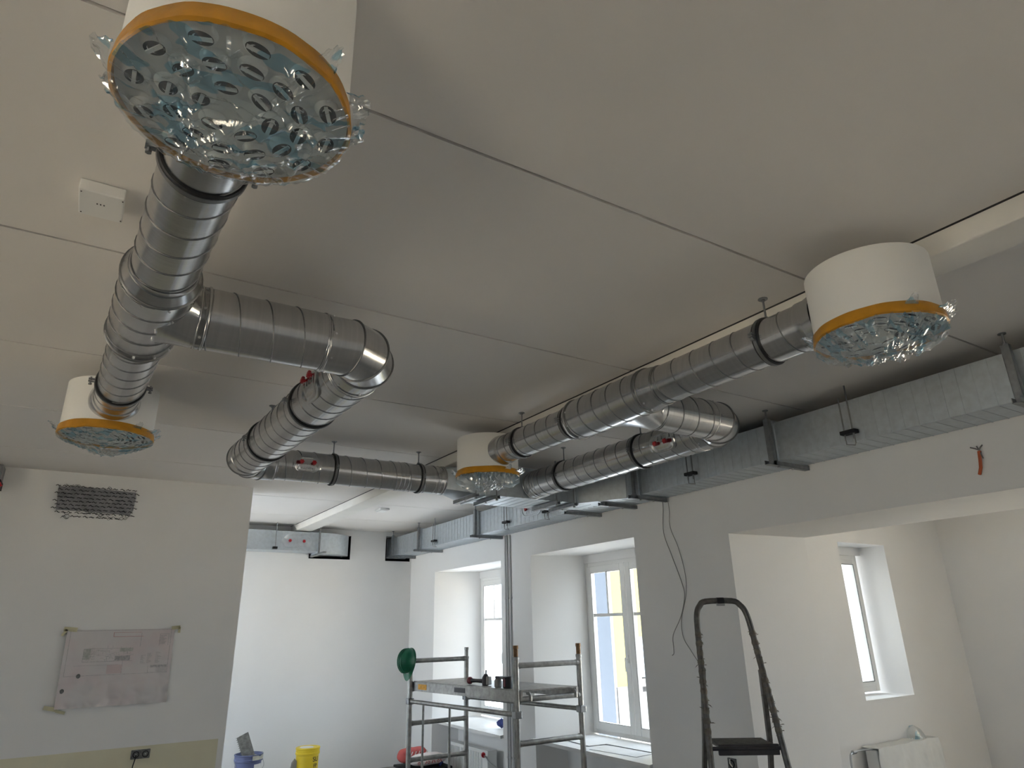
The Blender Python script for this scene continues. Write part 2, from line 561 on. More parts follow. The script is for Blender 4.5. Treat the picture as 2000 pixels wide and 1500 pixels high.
# ------------------------------------------------------------------ windows
def window(name, label, xg, y0, y1, z0, z1, mid_z, with_handle=True):
    """two-sash window lying in a plane of constant x"""
    t = bpy.data.objects.new(name, None)
    COL.objects.link(t)
    t.location = (xg, (y0 + y1) / 2, z0)
    t['kind'] = 'structure'
    t['label'] = label
    fw = .055
    m = MB()
    m.box(xg, xg + .07, y0, y0 + fw, z0, z1).box(xg, xg + .07, y1 - fw, y1, z0, z1)
    m.box(xg, xg + .07, y0 + fw, y1 - fw, z1 - fw, z1).box(xg, xg + .07, y0 + fw, y1 - fw, z0, z0 + fw)
    m.build('frame', PVC, t, bevel=.004)
    yc = (y0 + y1) / 2
    for s, (a, b) in enumerate(((y0 + fw - .012, yc - .006), (yc + .006, y1 - fw + .012))):
        sw = .072
        m = MB()
        xa, xb = xg - .018, xg + .045
        zA, zB = z0 + fw - .012, z1 - fw + .012
        m.box(xa, xb, a, a + sw, zA, zB).box(xa, xb, b - sw, b, zA, zB)
        m.box(xa, xb, a + sw, b - sw, zB - sw, zB).box(xa, xb, a + sw, b - sw, zA, zA + sw)
        so = m.build('sash', PVC, t, bevel=.005)
        ga, gb = a + sw, b - sw
        gz0, gz1 = zA + sw, zB - sw
        MB().box(xg + .006, xg + .03, ga, gb, mid_z - .016, mid_z + .016).build('glazing_bar', PVC, so)
        gc = (ga + gb) / 2
        MB().box(xg + .006, xg + .03, gc - .012, gc + .012, mid_z + .016, gz1).build('glazing_bar', PVC, so)
        for (pa, pb, pz0, pz1) in ((ga, gb, gz0, mid_z - .016), (ga, gc - .012, mid_z + .016, gz1),
                                   (gc + .012, gb, mid_z + .016, gz1)):
            MB().box(xg + .016, xg + .02, pa - .004, pb + .004, pz0 - .004, pz1 + .004).build('pane', GLASS, so)
        m = MB()
        g = .006
        for (p, q) in (((ga, gz0), (ga, gz1)), ((gb, gz0), (gb, gz1)), ((ga, gz0), (gb, gz0)), ((ga, gz1), (gb, gz1))):
            m.bar((xg - .012, p[0], p[1]), (xg - .012, q[0], q[1]), g / 2, g / 2, (1, 0, 0))
        m.build('gasket', RUBBER if False else SOCKM, so)
        if s == 1 and with_handle:
            hy = a + .036
            m = MB().box(xg - .026, xg - .018, hy - .014, hy + .014, 1.17, 1.25)
            m.bar((xg - .05, hy, 1.22), (xg - .05, hy, 1.09), .009, .006, (1, 0, 0))
            m.cyl((xg - .02, hy, 1.215), (xg - .055, hy, 1.215), .009, 10)
            m.build('handle', PVC, so, bevel=.002)
    return t


window('window_1', 'far white two-sash window behind the scaffold platform', XG, W1['b0'], W1['b1'], .43, 2.215, 1.647)
window('window_2', 'white two-sash window between conduits and ladder, yellow house outside', XG, W2['b0'], W2['b1'], .465, 2.215, 1.647)

# heads above the frames (soffit step)
for n, w in (('trim_2', W1), ('trim_3', W2)):
    struct(n, MB().box(XG - .012, XG + .1, w['b0'] - .02, w['b1'] + .02, 2.213, 2.31), WALL, 'plastered strip above a window frame')
for n, w in (('trim_4', W1), ('trim_5', W2)):
    m = MB()
    z = w['sill']
    m.prism([(XW - .05, w['f0'] - .02, z - .032), (XG + .02, w['b0'] + .0, z - .032), (XG + .02, w['b1'], z - .032),
             (XW - .05, w['f1'] + .05, z - .032)], (0, 0, .032))
    struct(n, m, SILL, 'white window sill board', fix=True)

# narrow window in the side room (plane of constant y)
t = bpy.data.objects.new('window_3', None)
COL.objects.link(t)
t.location = (6.1, YA + .29, AW['z0'])
t['kind'] = 'structure'
t['label'] = 'narrow deep window in the side room wall'
ya = YA + .27
m = MB()
x0, x1, z0, z1 = AW['x0'], 6.43, AW['z0'] + .02, 2.14
for (a, b, c, d) in ((x0, x0 + .06, z0, z1), (x1 - .06, x1, z0, z1), (x0 + .06, x1 - .06, z1 - .06, z1), (x0 + .06, x1 - .06, z0, z0 + .055)):
    m.box(a, b, ya, ya + .07, c, d)
m.build('frame', PVC, t, bevel=.004)
m = MB()
sx0, sx1, sz0, sz1 = x0 + .05, x1 - .05, z0 + .045, z1 - .05
for (a, b, c, d) in ((sx0, sx0 + .04, sz0, sz1), (sx1 - .04, sx1, sz0, sz1), (sx0 + .04, sx1 - .04, sz1 - .04, sz1), (sx0 + .04, sx1 - .04, sz0, sz0 + .04)):
    m.box(a, b, ya - .015, ya + .04, c, d)
so = m.build('sash', PVC, t, bevel=.004)
MB().box(sx0 + .036, sx1 - .036, ya + .014, ya + .018, sz0 + .036, sz1 - .036).build('pane', GLASS, so)
m = MB()
for (a, b) in ((sx0 + .042, sx1 - .042),):
    for x in (a, b):
        m.box(x - .003, x + .003, ya - .018, ya - .012, sz0 + .04, sz1 - .04)
    for z in (sz0 + .042, sz1 - .042):
        m.box(a, b, ya - .018, ya - .012, z - .003, z + .003)
m.build('gasket', SOCKM, so)
struct('trim_6', MB().box(AW['x0'], AW['x1'], YA + .255, YA + .40, 2.135, AW['z1'] + .01), WALL, 'plastered strip above the narrow window')

# wide window of the side room, beyond the right picture edge
t = bpy.data.objects.new('window_4', None)
COL.objects.link(t)
t.location = (XR + .2, .6, .55)
t['kind'] = 'structure'
t['label'] = 'wide window of the side room'
m = MB()
for y in (-.7, .215, 1.13):
    m.box(XR + .17, XR + .24, y, y + .07, .55, 2.6)
m.box(XR + .17, XR + .24, -.7, 1.2, .55, .62).box(XR + .17, XR + .24, -.7, 1.2, 2.53, 2.6)
m.build('frame', PVC, t)
for y in (-.63, .285):
    MB().box(XR + .2, XR + .204, y, y + .845, .62, 2.53).build('pane', GLASS, t)

t = bpy.data.objects.new('window_5', None)
COL.objects.link(t)
t.location = (XREC - .2, 8.7, .25)
t['kind'] = 'structure'
t['label'] = 'tall window at the end of the recess'
m = MB()
for y in (7.75, 8.665, 9.58):
    m.box(XREC - .24, XREC - .17, y, y + .07, .25, 2.65)
m.box(XREC - .24, XREC - .17, 7.75, 9.65, .25, .32).box(XREC - .24, XREC - .17, 7.75, 9.65, 2.58, 2.65)
m.build('frame', PVC, t)
for y0_, y1_ in ((7.82, 8.665), (8.735, 9.58)):
    MB().box(XREC - .206, XREC - .202, y0_, y1_, .32, 2.58).build('pane', GLASS, t)
for k, (a, b) in enumerate(WEST):
    t = bpy.data.objects.new('window_%d' % (6 + k), None)
    COL.objects.link(t)
    t.location = (XWEST - .2, (a + b) / 2, .5)
    t['kind'] = 'structure'
    t['label'] = 'side wall window left of the viewer'
    m = MB()
    for y in (a, (a + b) / 2 - .035, b - .07):
        m.box(XWEST - .24, XWEST - .17, y, y + .07, .5, 2.5)
    m.box(XWEST - .24, XWEST - .17, a, b, .5, .57).box(XWEST - .24, XWEST - .17, a, b, 2.43, 2.5)
    m.build('frame', PVC, t)
    for y0_, y1_ in ((a + .07, (a + b) / 2 - .035), ((a + b) / 2 + .035, b - .07)):
        MB().box(XWEST - .206, XWEST - .202, y0_, y1_, .57, 2.43).build('pane', GLASS, t)

# ================================================================== DUCTWORK
def unit(d):
    return V(d).normalized()


def helix(mb, p, d, r, t0, t1, pitch, phase=0.0, w=.0028):
    p = V(p)
    d = unit(d)
    u = V((d.y, -d.x, 0)).normalized()
    z = V((0, 0, 1))
    n = max(8, int((t1 - t0) / pitch * 30))
    pts = []
    for i in range(n + 1):
        s = t0 + (t1 - t0) * i / n
        a = -2 * PI * (s / pitch) + phase
        pts.append(p + d * s + (u * math.cos(a) + z * math.sin(a)) * r)
    mb.tube(pts, w, 5)


def ring(mb, p, d, r, t, w=.006, h=.0035):
    mb.prof(V(p) + unit(d) * (t - w / 2), d, [(0, r - .002), (0, r + h * .6), (w * .3, r + h), (w * .7, r + h), (w, r + h * .6), (w, r - .002)], 40)


def screws(parent, p, d, r, t, angs):
    p = V(p)
    d = unit(d)
    u = V((d.y, -d.x, 0)).normalized()
    for a in angs:
        a = math.radians(a)
        nrm = u * math.cos(a) + V((0, 0, 1)) * math.sin(a)
        c = p + d * t + nrm * r
        MB().cyl(c - nrm * .002, c + nrm * .003, .0052, 8).cyl(c + nrm * .003, c + nrm * .0048, .0036, 6).build('screw', STEEL, parent)


PITCH = .1245


def spiral(label, p, d, r, t0, t1, metal, phase=0.0, group='spiral duct lengths', rings=(), scr=(), pitch=PITCH, beads=()):
    d = unit(d)
    t = thing('spiral_duct', label, 'duct', V(p) + d * t0, group)
    MB().prof(V(p) + d * t0, d, [(0, r - .003), (0, r), ((t1 - t0), r), ((t1 - t0), r - .003)], 56).build('shell', metal, t, True, 30)
    m = MB()
    helix(m, p, d, r + .0005, t0 + .003, t1 - .003, pitch, phase)
    m.build('seam', SEAM, t, True, 80)
    for q in rings:
        m = MB()
        ring(m, p, d, r, q)
        m.build('bead', metal, t, True, 60)
    for q, angs in scr:
        screws(t, p, d, r, q, angs)
    return t


def elbow(label, corner, d_in, d_out, R, r_in, r_out, n, metal, collar=.09, group='segmented duct elbows'):
    """mitred elbow; corner is where the two axes cross"""
    corner, d_in, d_out = V(corner), unit(d_in), unit(d_out)
    ang = d_in.angle(d_out)
    tl = R * math.tan(ang / 2)
    c0 = corner - d_in * tl
    side = (d_out - d_in * d_out.dot(d_in)).normalized()
    cen = c0 + side * R
    z = d_in.cross(side)
    t = thing('duct_elbow', label, 'duct elbow', corner, group)
    # mitre planes: between n gores
    axis_pts, dirs = [], []
    for k in range(n):
        dirs.append(d_in * math.cos(ang * k / (n - 1)) + side * math.sin(ang * k / (n - 1)))
    # polyline whose edges are tangent to the arc
    pts = [c0 - d_in * collar]
    for k in range(n - 1):
        a = ang * (k + .5) / (n - 1)
        rr = R / math.cos(ang / (2 * (n - 1)))
        pts.append(cen + (-side * math.cos(a) + d_in * math.sin(a)) * rr)
    pts.append(corner + d_out * (tl + collar))
    N = 48

    def section(p, nrm, d, r):
        """ellipse where the tube of direction d and radius r meets the plane (p, nrm)"""
        u = z
        w = d.cross(u).normalized()
        res = []
        for k in range(N):
            q = p + (u * math.cos(2 * PI * k / N) + w * math.sin(2 * PI * k / N)) * r
            q = q + d * ((p - q).dot(nrm) / d.dot(nrm))
            res.append(q)
        return res
    for k in range(n):
        ra = r_in + (r_out - r_in) * k / n
        rb = r_in + (r_out - r_in) * (k + 1) / n
        dk = dirs[k]
        n0 = dk if k == 0 else (dirs[k - 1] + dk).normalized()
        n1 = dk if k == n - 1 else (dirs[k + 1] + dk).normalized()
        A, B = section(pts[k], n0, dk, ra), section(pts[k + 1], n1, dk, rb)
        MB().rings([A, B]).build('gore', metal, t, True, 30)
        if k < n - 1:
            E = section(pts[k + 1], n1, dk, rb + .002)
            MB().tube(E, .0035, 6, loop=True).build('mitre_seam', SEAM, t, True, 80)
    for p_, d_, r_, s in ((pts[0], d_in, r_in, .012), (pts[-1], d_out, r_out, -.012)):
        m = MB()
        ring(m, p_, d_, r_, s, .008, .004)
        m.build('bead', metal, t, True, 60)
    screws(t, pts[0], d_in, r_in, .03, (-150, -100, -50, 0, 60, 150))
    screws(t, pts[-1], d_out, r_out, -.03, (-170, -130, -80, -30, 30))
    return t


def access_cover(parent, p, d, r, s, phi, half_s, half_a, metal, knob_ds=.045, knob_phi=0.0):
    """curved oval inspection cover with two red star knobs; s along the duct, phi around it (degrees)"""
    p = V(p)
    d = unit(d)
    u = V((d.y, -d.x, 0)).normalized()
    zz = V((0, 0, 1))

    def at(ds, da, rr):
        a = math.radians(phi + da)
        return p + d * (s + ds) + (u * math.cos(a) + zz * math.sin(a)) * rr
    N = 40

    def outline(k, sc):
        a = 2 * PI * k / N
        c, q = math.cos(a), math.sin(a)
        e = .55
        return (math.copysign(abs(c) ** e, c) * half_s * sc, math.copysign(abs(q) ** e, q) * half_a * sc)
    R = []
    for sc, h in ((1.0, -.002), (1.0, .007), (.93, .010), (.80, .010), (.75, .006), (.5, .006), (.02, .006)):
        R.append([at(*outline(k, sc), r + h) for k in range(N)])
    cov = MB().rings(R).build('access_cover', metal, parent, True, 50, fix=True)
    for sg in (-1, 1):
        a = math.radians(phi + knob_phi)
        nrm = u * math.cos(a) + zz * math.sin(a)
        c = at(sg * knob_ds, knob_phi, r + .006)
        star_knob(cov, c, nrm, d)
    for k in range(5):
        ds = (k - 2) * half_s * .30
        A, B = at(ds, -half_a * .28, r + .008), at(ds, -half_a * .62, r + .008)
        MB().tube([A, B], .0032, 6).build('pressed_rib', metal, cov, True)
    return cov


def star_knob(parent, c, nrm, d, size=.0165):
    nrm = unit(nrm)
    a = (d - nrm * d.dot(nrm)).normalized()
    b = nrm.cross(a)
    M = 30
    R = []
    for h, sc in ((0, .55), (.010, .55), (.011, .95), (.015, 1.0), (.022, 1.0), (.026, .88), (.027, .3)):
        ringp = []
        for k in range(M):
            th = 2 * PI * k / M
            rr = size * sc * (1 + (.16 * math.cos(6 * th) if h > .0105 else 0))
            ringp.append(c + nrm * h + (a * math.cos(th) + b * math.sin(th)) * rr)
        R.append(ringp)
    MB().rings(R, True).build('knob', RED, parent, True, 50, fix=True)


def clamp(label, p, d, r, s, rod=True, ztop=ZC, lug=True, group='rubber-lined pipe clamps'):
    p = V(p)
    d = unit(d)
    u = V((d.y, -d.x, 0)).normalized()
    c = p + d * s
    t = thing('pipe_clamp', label, 'clamp', c, group)
    w = .017
    MB().prof(c - d * w, d, [(0, r - .001), (0, r + .006), (.004, r + .008), (2 * w - .004, r + .008), (2 * w, r + .006), (2 * w, r - .001)], 48).build('rubber_lining', RUBBER, t, True, 40)
    MB().prof(c - d * .008, d, [(0, r + .007), (0, r + .0105), (.016, r + .0105), (.016, r + .007)], 48).build('steel_band', SEAM, t, True, 40)
    if lug:
        for sg in (-1, 1):
            b = c + u * sg * (r + .010)
            m = MB()
            for dz in (-.006, .006):
                m.obox(b + u * sg * .012 + V((0, 0, dz)), d * .010, u * .014, V((0, 0, .0022)))
            lg = m.build('lug', ZINC, t)
            MB().cyl(b + u * sg * .016 + V((0, 0, -.020)), b + u * sg * .016 + V((0, 0, .016)), .0042, 8).cyl(
                b + u * sg * .016 + V((0, 0, -.024)), b + u * sg * .016 + V((0, 0, -.017)), .0085, 6).build('bolt', ZINC, lg)
    if rod:
        top = c + V((0, 0, r))
        q = V((top.x, top.y, ztop))
        MB().cyl(top, q, .0048, 8).cyl(top, top + V((0, 0, .018)), .010, 6).build('threaded_rod', ZINC, t, True)
        MB().cyl(q - V((0, 0, .004)), q, .022, 12).cyl(q - V((0, 0, .012)), q - V((0, 0, .004)), .010, 6).build('ceiling_plate', ZINC, t)
    return t


# ---- left branch system ------------------------------------------------------
DRUM_R, DRUM_T, DRUM_B = .226, 2.86, 2.585
D1, D3, DR, D4 = V((.112, 1.243, 0)), V((-.0215, 4.2, 0)), V((2.47, 1.24, 0)), V((2.40, 4.17, 0))
ZD = 2.735
dL = unit(D3 - D1)
pL = V((D1.x, D1.y, ZD))
RL = .106
spiral('spiral duct from the nearest wrapped diffuser to the left tee', pL, dL, RL, .215, 1.085, METY, phase=1.0)
clamp('clamp with black rubber just behind the nearest wrapped diffuser', pL, dL, RL, .43)

# tee fitting with cone, body, branch saddle
pT = pL
RT = .127
t = thing('duct_tee', 'large left duct tee with conical reducer and side branch', 'duct tee', pL + dL * 1.4, 'duct tees')
MB().prof(pL + dL * 1.06, dL, [(0, RL + .001), (0, RL + .004), (.028, RL + .004), (.075, RT), (.088, RT)], 56).build('reducer_cone', METY, t, True, 20)
for rr_, ss_, ww_, hh_ in ((RL + .003, 1.088, .008, .004), (RT, 1.148, .010, .006)):
    m = MB()
    ring(m, pL, dL, rr_, ss_, ww_, hh_)
    m.build('bead', SEAM, t, True, 60)
MB().prof(pL + dL * 1.145, dL, [(0, RT - .002), (0, RT), (.565, RT), (.585, RT - .006), (.590, RL)], 56).build('body', METY, t, True, 30)
m = MB()
helix(m, pL, dL, RT + .0005, 1.16, 1.70, PITCH, .4)
m.build('seam', SEAM, t, True, 80)
m = MB()
ring(m, pL, dL, RT, 1.715, .012, .007)
m.build('end_bead', SEAM, t, True, 60)
screws(t, pL, dL, RT, 1.175, (-70, -110, -150, -30))
screws(t, pL, dL, RT, 1.69, (-60, -95, -125, -165, -30))
YB, ZB, RB = 2.655, 2.72, .124
xt = D1.x + dL.x / dL.y * (YB - D1.y)           # tee axis at the branch
# saddle: flares from the branch onto the body
N = 56
R0, R1_, R2_ = [], [], []


def on_body(axis_x, slope, yb, zb, rad, y, z, lift):
    """point of the tee body surface facing +x at offset (y, z) from the branch axis"""
    zz = max(-rad + .003, min(rad - .003, zb + z - ZD))
    return (axis_x + slope * y + math.sqrt(rad * rad - zz * zz) + lift, yb + y, ZD + zz)


sl = dL.x / dL.y
for k in range(N):
    a = 2 * PI * k / N
    cy, cz = math.cos(a), math.sin(a)
    R0.append(on_body(xt, sl, YB, ZB, RT, cy * (RB + .055), cz * (RB + .012), -.004))
    R1_.append(on_body(xt, sl, YB, ZB, RT, cy * (RB + .03), cz * (RB - .002), .004))
    R2_.append((xt + RT + .035, YB + cy * RB, ZB + cz * RB))
Rc = [(xt + RT + .075, YB + math.cos(2 * PI * k / N) * RB, ZB + math.sin(2 * PI * k / N) * RB) for k in range(N)]
MB().rings([R0, R1_, R2_, Rc]).build('branch_saddle', METX, t, True, 25, fix=True)
m = MB()
ring(m, (xt, YB, ZB), (1, 0, 0), RB + .001, RT + .065, .010, .005)
m.build('branch_bead', METX, t, True, 60)
for k in range(0, N, 5):
    a = 2 * PI * k / N
    if math.sin(a) > .35:
        continue
    q = V(R0[k]) * .55 + V(R1_[k]) * .45
    nrm = V((q.x - xt, 0, q.z - ZD)).normalized()
    MB().cyl(q - nrm * .001, q + nrm * .006, .005, 8).build('rivet', STEEL, t)

spiral('narrower spiral duct from the left tee to the far left diffuser', pL, dL, RL, 1.735, 2.73, METY, phase=2.2)
clamp('clamp with wing bolts at the far left diffuser', pL, dL, RL, 2.46)
# branch
pB = V((0, YB, ZB))
spiral('spiral duct branching from the left tee toward the segmented elbow', pB, (1, 0, 0), RB, .20, .725, METX, phase=-1.2,
       rings=(.212, .705), scr=((.225, (-5, 45, -60, -100)),), group=None)
dL2 = unit((-.043, 1, 0))
uL2 = V((dL2.y, -dL2.x, 0))
pL2 = uL2 * 1.062 + V((0, 0, 2.712))
tc = (YB - pL2.y) / dL2.y
cor = V((pL2.x + dL2.x * tc, YB, 2.716))
elbow('segmented elbow where the left branch turns away from the viewer', cor, (1, 0, 0), dL2, .165, RB, .130, 4, METX, collar=.075)
YL3, ZL3, RL3 = 5.05, 2.725, .116
te = (YL3 - pL2.y) / dL2.y
cor2 = V((pL2.x + dL2.x * te, YL3, 2.718))
tA = tc + .165 + .065
tBb = te - .16 - .06
s1 = spiral('spiral duct with inspection cover between the two left elbows', pL2, dL2, .130, tA, tBb, METY, phase=.6,
            rings=(tA + .02, tBb - .02), scr=((tA + .03, (-40, -90, -140)),))
access_cover(s1, pL2, dL2, .130, 3.12, 193, .115, 30, METY, .048, -22)
clamp('black clamp just past the inspection cover below the left elbow', pL2, dL2, .130, 3.45)
clamp('black clamp just before the far left elbow', pL2, dL2, .130, 4.32)
elbow('far left elbow turning the duct toward the window wall', cor2, dL2, (1, 0, 0), .16, .129, .118, 4, METX, collar=.06)
pL3 = V((0, YL3, ZL3))
xe = cor2.x + .16 + .05
s2 = spiral('spiral duct with two red knobs running toward the central plenum', pL3, (1, 0, 0), RL3, xe, 2.45, METX, phase=.3,
            rings=(xe + .02, 2.045, 2.08, 2.115, 2.36, 2.40, 2.435), scr=((xe + .04, (-20, -70, 40)),))
access_cover(s2, pL3, (1, 0, 0), RL3, 1.283, -4, .105, 32, METX, .046, 7)
clamp('clamp right of the two red knobs, hung from the ceiling joint', pL3, (1, 0, 0), RL3, 1.51)
clamp('clamp on the duct left of the central wrapped diffuser', pL3, (1, 0, 0), RL3, 2.235)

# ---- right branch system -----------------------------------------------------
dR = unit(D4 - DR)
pR = V((DR.x, DR.y, ZD))
RR = .104
spiral('spiral duct joining the right wrapped diffuser to the right tee', pR, dR, RR, .215, 1.16, METY, phase=2.0)
clamp('black clamp left of the right wrapped diffuser', pR, dR, RR, .47)
RTR = .122
t = thing('duct_tee', 'long right duct tee with a side branch underneath the beam', 'duct tee', pR + dR * 1.5, 'duct tees')
MB().prof(pR + dR * 1.12, dR, [(0, RR + .001), (0, RR + .004), (.012, RR + .004), (.10, RTR), (.12, RTR)], 56).build('reducer_cone', METY, t, True, 20)
MB().prof(pR + dR * 1.235, dR, [(0, RTR - .002), (0, RTR), (.62, RTR), (.645, RTR - .006), (.66, RR)], 56).build('body', METY, t, True, 30)
m = MB()
helix(m, pR, dR, RTR + .0005, 1.25, 1.85, PITCH, 1.4)
m.build('seam', SEAM, t, True, 80)
for rr_, ss_, ww_, hh_ in ((RR + .003, 1.128, .008, .004), (RTR, 1.225, .008, .005), (RTR, 1.25, .008, .004), (RTR, 1.845, .010, .006)):
    m = MB()
    ring(m, pR, dR, rr_, ss_, ww_, hh_)
    m.build('bead', SEAM, t, True, 60)
screws(t, pR, dR, RTR, 1.83, (-150, -100, -60, 170))
screws(t, pR, dR, RTR, 1.21, (-170, -130, -100))
YRB, ZRB, RRB = 2.66, 2.712, .118
xr = DR.x + dR.x / dR.y * (YRB - DR.y)
R0, R2_, Rc = [], [], []
sl = dR.x / dR.y
for k in range(N):
    a = 2 * PI * k / N
    cy, cz = math.cos(a), math.sin(a)
    R0.append(on_body(xr, sl, YRB, ZRB, RTR, cy * (RRB + .07), cz * (RRB + .01), -.004))
    R2_.append((xr + RTR + .05, YRB + cy * RRB, ZRB + cz * RRB))
    Rc.append((xr + RTR + .09, YRB + cy * RRB, ZRB + cz * RRB))
MB().rings([R0, R2_, Rc]).build('branch_saddle', METX, t, True, 25, fix=True)
spiral('slimmer spiral duct ending at the central wrapped diffuser', pR, dR, .099, 1.885, 2.73, METY, phase=.2)
clamp('clamp at the step down behind the right tee', pR, dR, .099, 1.915, rod=False)
clamp('black clamp right of the central wrapped diffuser', pR, dR, .099, 2.47)
dR2 = unit((-.02, 1, 0))
pR2 = V((3.33, 0, 2.712))
cor3 = V((3.33 - .02 * YRB, YRB, 2.712))
spiral('short spiral duct branching right from the right tee', V((0, YRB, ZRB)), (1, 0, 0), RRB, xr + RTR + .08, cor3.x - .165 - .05, METX,
       phase=1.0, rings=(xr + RTR + .09,))
elbow('shiny segmented elbow at the end of the right branch', cor3, (1, 0, 0), dR2, .165, RRB, .119, 4, METX, collar=.055)
tR0 = YRB + .165 + .05
s3 = spiral('spiral duct with red knobs running to the plenum in front of the wall duct', pR2, dR2, .118, tR0, 4.79, METY, phase=2.4,
            rings=(tR0 + .02, 4.66, 4.70, 4.74))
access_cover(s3, pR2, dR2, .118, 3.13, 190, .115, 34, METY, .045, 0)
clamp('clamp beside the red knobs on the right return duct', pR2, dR2, .118, 3.44)
clamp('clamp on the right return duct near the plenum', pR2, dR2, .118, 4.36)


# ---- rectangular ducts ---------------------------------------------------------
XF, ZB0, ZT0 = 3.955, 2.592, 2.862


def rect_duct(label, y0, y1, x0=XF, x1=XW - .012, z0=ZB0, z1=ZT0, step=.082, flange=True, along='y', group='rectangular wall duct sections'):
    t = thing('rectangular_duct', label, 'duct', ((x0 + x1) / 2, (y0 + y1) / 2, z0), group)
    MB().box(x0, x1, y0, y1, z0, z1).build('shell', GALV, t, bevel=.003)
    m = MB()
    if along == 'y':
        y = y0 + step * .7
        while y < y1 - step * .4:
            m.bar((x0, y, z0 + .004), (x0, y, z1 - .004), .0035, .0022, (1, 0, 0))
            m.bar((x0 + .004, y, z0), (x1, y, z0), .0035, .0022, (0, 0, 1))
            y += step
    else:
        x = x0 + step * .7
        while x < x1 - step * .4:
            m.bar((x, y0, z0 + .004), (x, y0, z1 - .004), .0035, .0022, (0, 1, 0))
            m.bar((x, y0 + .004, z0), (x, y1, z0), .0035, .0022, (0, 0, 1))
            x += step
    m.build('pressed_ribs', GALV, t)
    if flange:
        for e in ((y0, 1), (y1, -1)) if along == 'y' else ((x0, 1), (x1, -1)):
            m = MB()
            a, b = sorted((e[0], e[0] + e[1] * .012))
            g = .016
            if along == 'y':
                m.box(x0 - g, x0, a, b, z0 - g, z1 + g).box(x0, x1, a, b, z0 - g, z0).box(x0, x1, a, b, z1, z1 + g)
            else:
                m.box(a, b, y0 - g, y0, z0 - g, z1 + g).box(a, b, y0, y1, z0 - g, z0).box(a, b, y0, y1, z1, z1 + g)
            m.build('flange', GALV, t)
    return t


rect_duct('long ribbed wall duct section above the wide opening', -2.2, 2.84)
rect_duct('ribbed wall duct section right of the plenum junction', 2.845, 4.26)
rect_duct('wall duct section that the plenum joins', 4.265, 5.27)
s4 = rect_duct('wall duct section with a red-knobbed cover left of the plenum', 5.275, 7.10)
rect_duct('wall duct section above the far window', 7.105, 8.74)
rect_duct('last wall duct section entering the far wall', 8.745, YF + .2)


def flat_cover(parent, c, nrm, along, hw, hh, knobs, ribs=True):
    c, nrm, along = V(c), unit(nrm), unit(along)
    upv = V((0, 0, 1))
    NN = 36
    R = []
    for sc, h in ((1.0, 0), (1.0, .008), (.94, .011), (.86, .011), (.82, .006), (.02, .006)):
        rr = []
        for k in range(NN):
            a = 2 * PI * k / NN
            rad = hh
            x = (hw - rad) * (1 if math.cos(a) >= 0 else -1) + rad * math.cos(a)
            z = rad * math.sin(a)
            dx = (1 - sc) * hh
            x = x - math.copysign(min(dx, abs(x)), x)
            rr.append(c + along * x + upv * z * sc + nrm * h)
        R.append(rr)
    cov = MB().rings(R).build('access_cover', GALV, parent, True, 50, fix=True)
    for k in knobs:
        star_knob(cov, c + along * k + nrm * .006, nrm, along, .02)
    if ribs:
        for k in range(5):
            q = c + along * ((k - 2) * hw * .26) + nrm * .007
            MB().tube([q - upv * hh * .25, q - upv * hh * .6], .003, 6).build('pressed_rib', GALV, cov, True)
    return cov


flat_cover(s4, (XF, 5.93, 2.735), (-1, 0, 0), (0, -1, 0), .19, .085, (-.09, .09))

# plenum between the round ducts and the wall duct
t = thing('plenum_duct', 'wide flat plenum joining both round ducts to the wall duct', 'duct', (3.3, 5.05, ZB0))
PY0, PY1 = 4.82, 5.26
MB().box(2.74, XF, PY0, PY1, ZB0, ZT0).build('shell', GALV, t, bevel=.003)
m = MB()
for k in range(14):
    x = 2.80 + k * .082
    m.bar((x, PY0, ZB0), (x, PY1, ZB0), .0035, .0022, (0, 0, 1)).bar((x, PY0, ZB0 + .004), (x, PY0, ZT0 - .004), .0035, .0022, (0, 1, 0))
m.build('pressed_ribs', GALV, t)
# 45 degree shoe on the near side of the wall duct
m = MB().prism([(3.72, PY0, ZB0), (XF, 4.42, ZB0), (XF, PY0, ZB0)], (0, 0, ZT0 - ZB0))
m.build('angled_shoe', GALV, t, fix=True)
for x in (2.742, 3.70):
    m = MB().box(x, x + .014, PY0 - .016, PY0, ZB0 - .016, ZT0 + .016).box(x, x + .014, PY0, PY1, ZB0 - .016, ZB0)
    m.build('flange', GALV, t)
m = MB()
ring(m, (pR2.x - .02 * 4.8, 4.8, 2.712), dR2, .119, 0, .012, .006)
m.build('spigot_collar', METY, t, True, 60)

t = thing('duct_transition', 'round to rectangular transition left of the central diffuser', 'duct transition', (2.58, 5.05, 2.6))
N2 = 48
A, B = [], []
for k in range(N2):
    a = 2 * PI * k / N2
    c_, s_ = math.cos(a), math.sin(a)
    A.append((2.445, YL3 - c_ * RL3, ZL3 + s_ * RL3))
    mxv = max(abs(c_), abs(s_))
    B.append((2.74, (PY0 + PY1) / 2 - c_ / mxv * (PY1 - PY0) / 2, (ZB0 + ZT0) / 2 + s_ / mxv * (ZT0 - ZB0) / 2))
MB().rings([A, B]).build('shell', GALV, t, True, 18, fix=True)
m = MB()
ring(m, (2.445, YL3, ZL3), (1, 0, 0), RL3, .006, .012, .005)
m.build('collar', METX, t, True, 60)

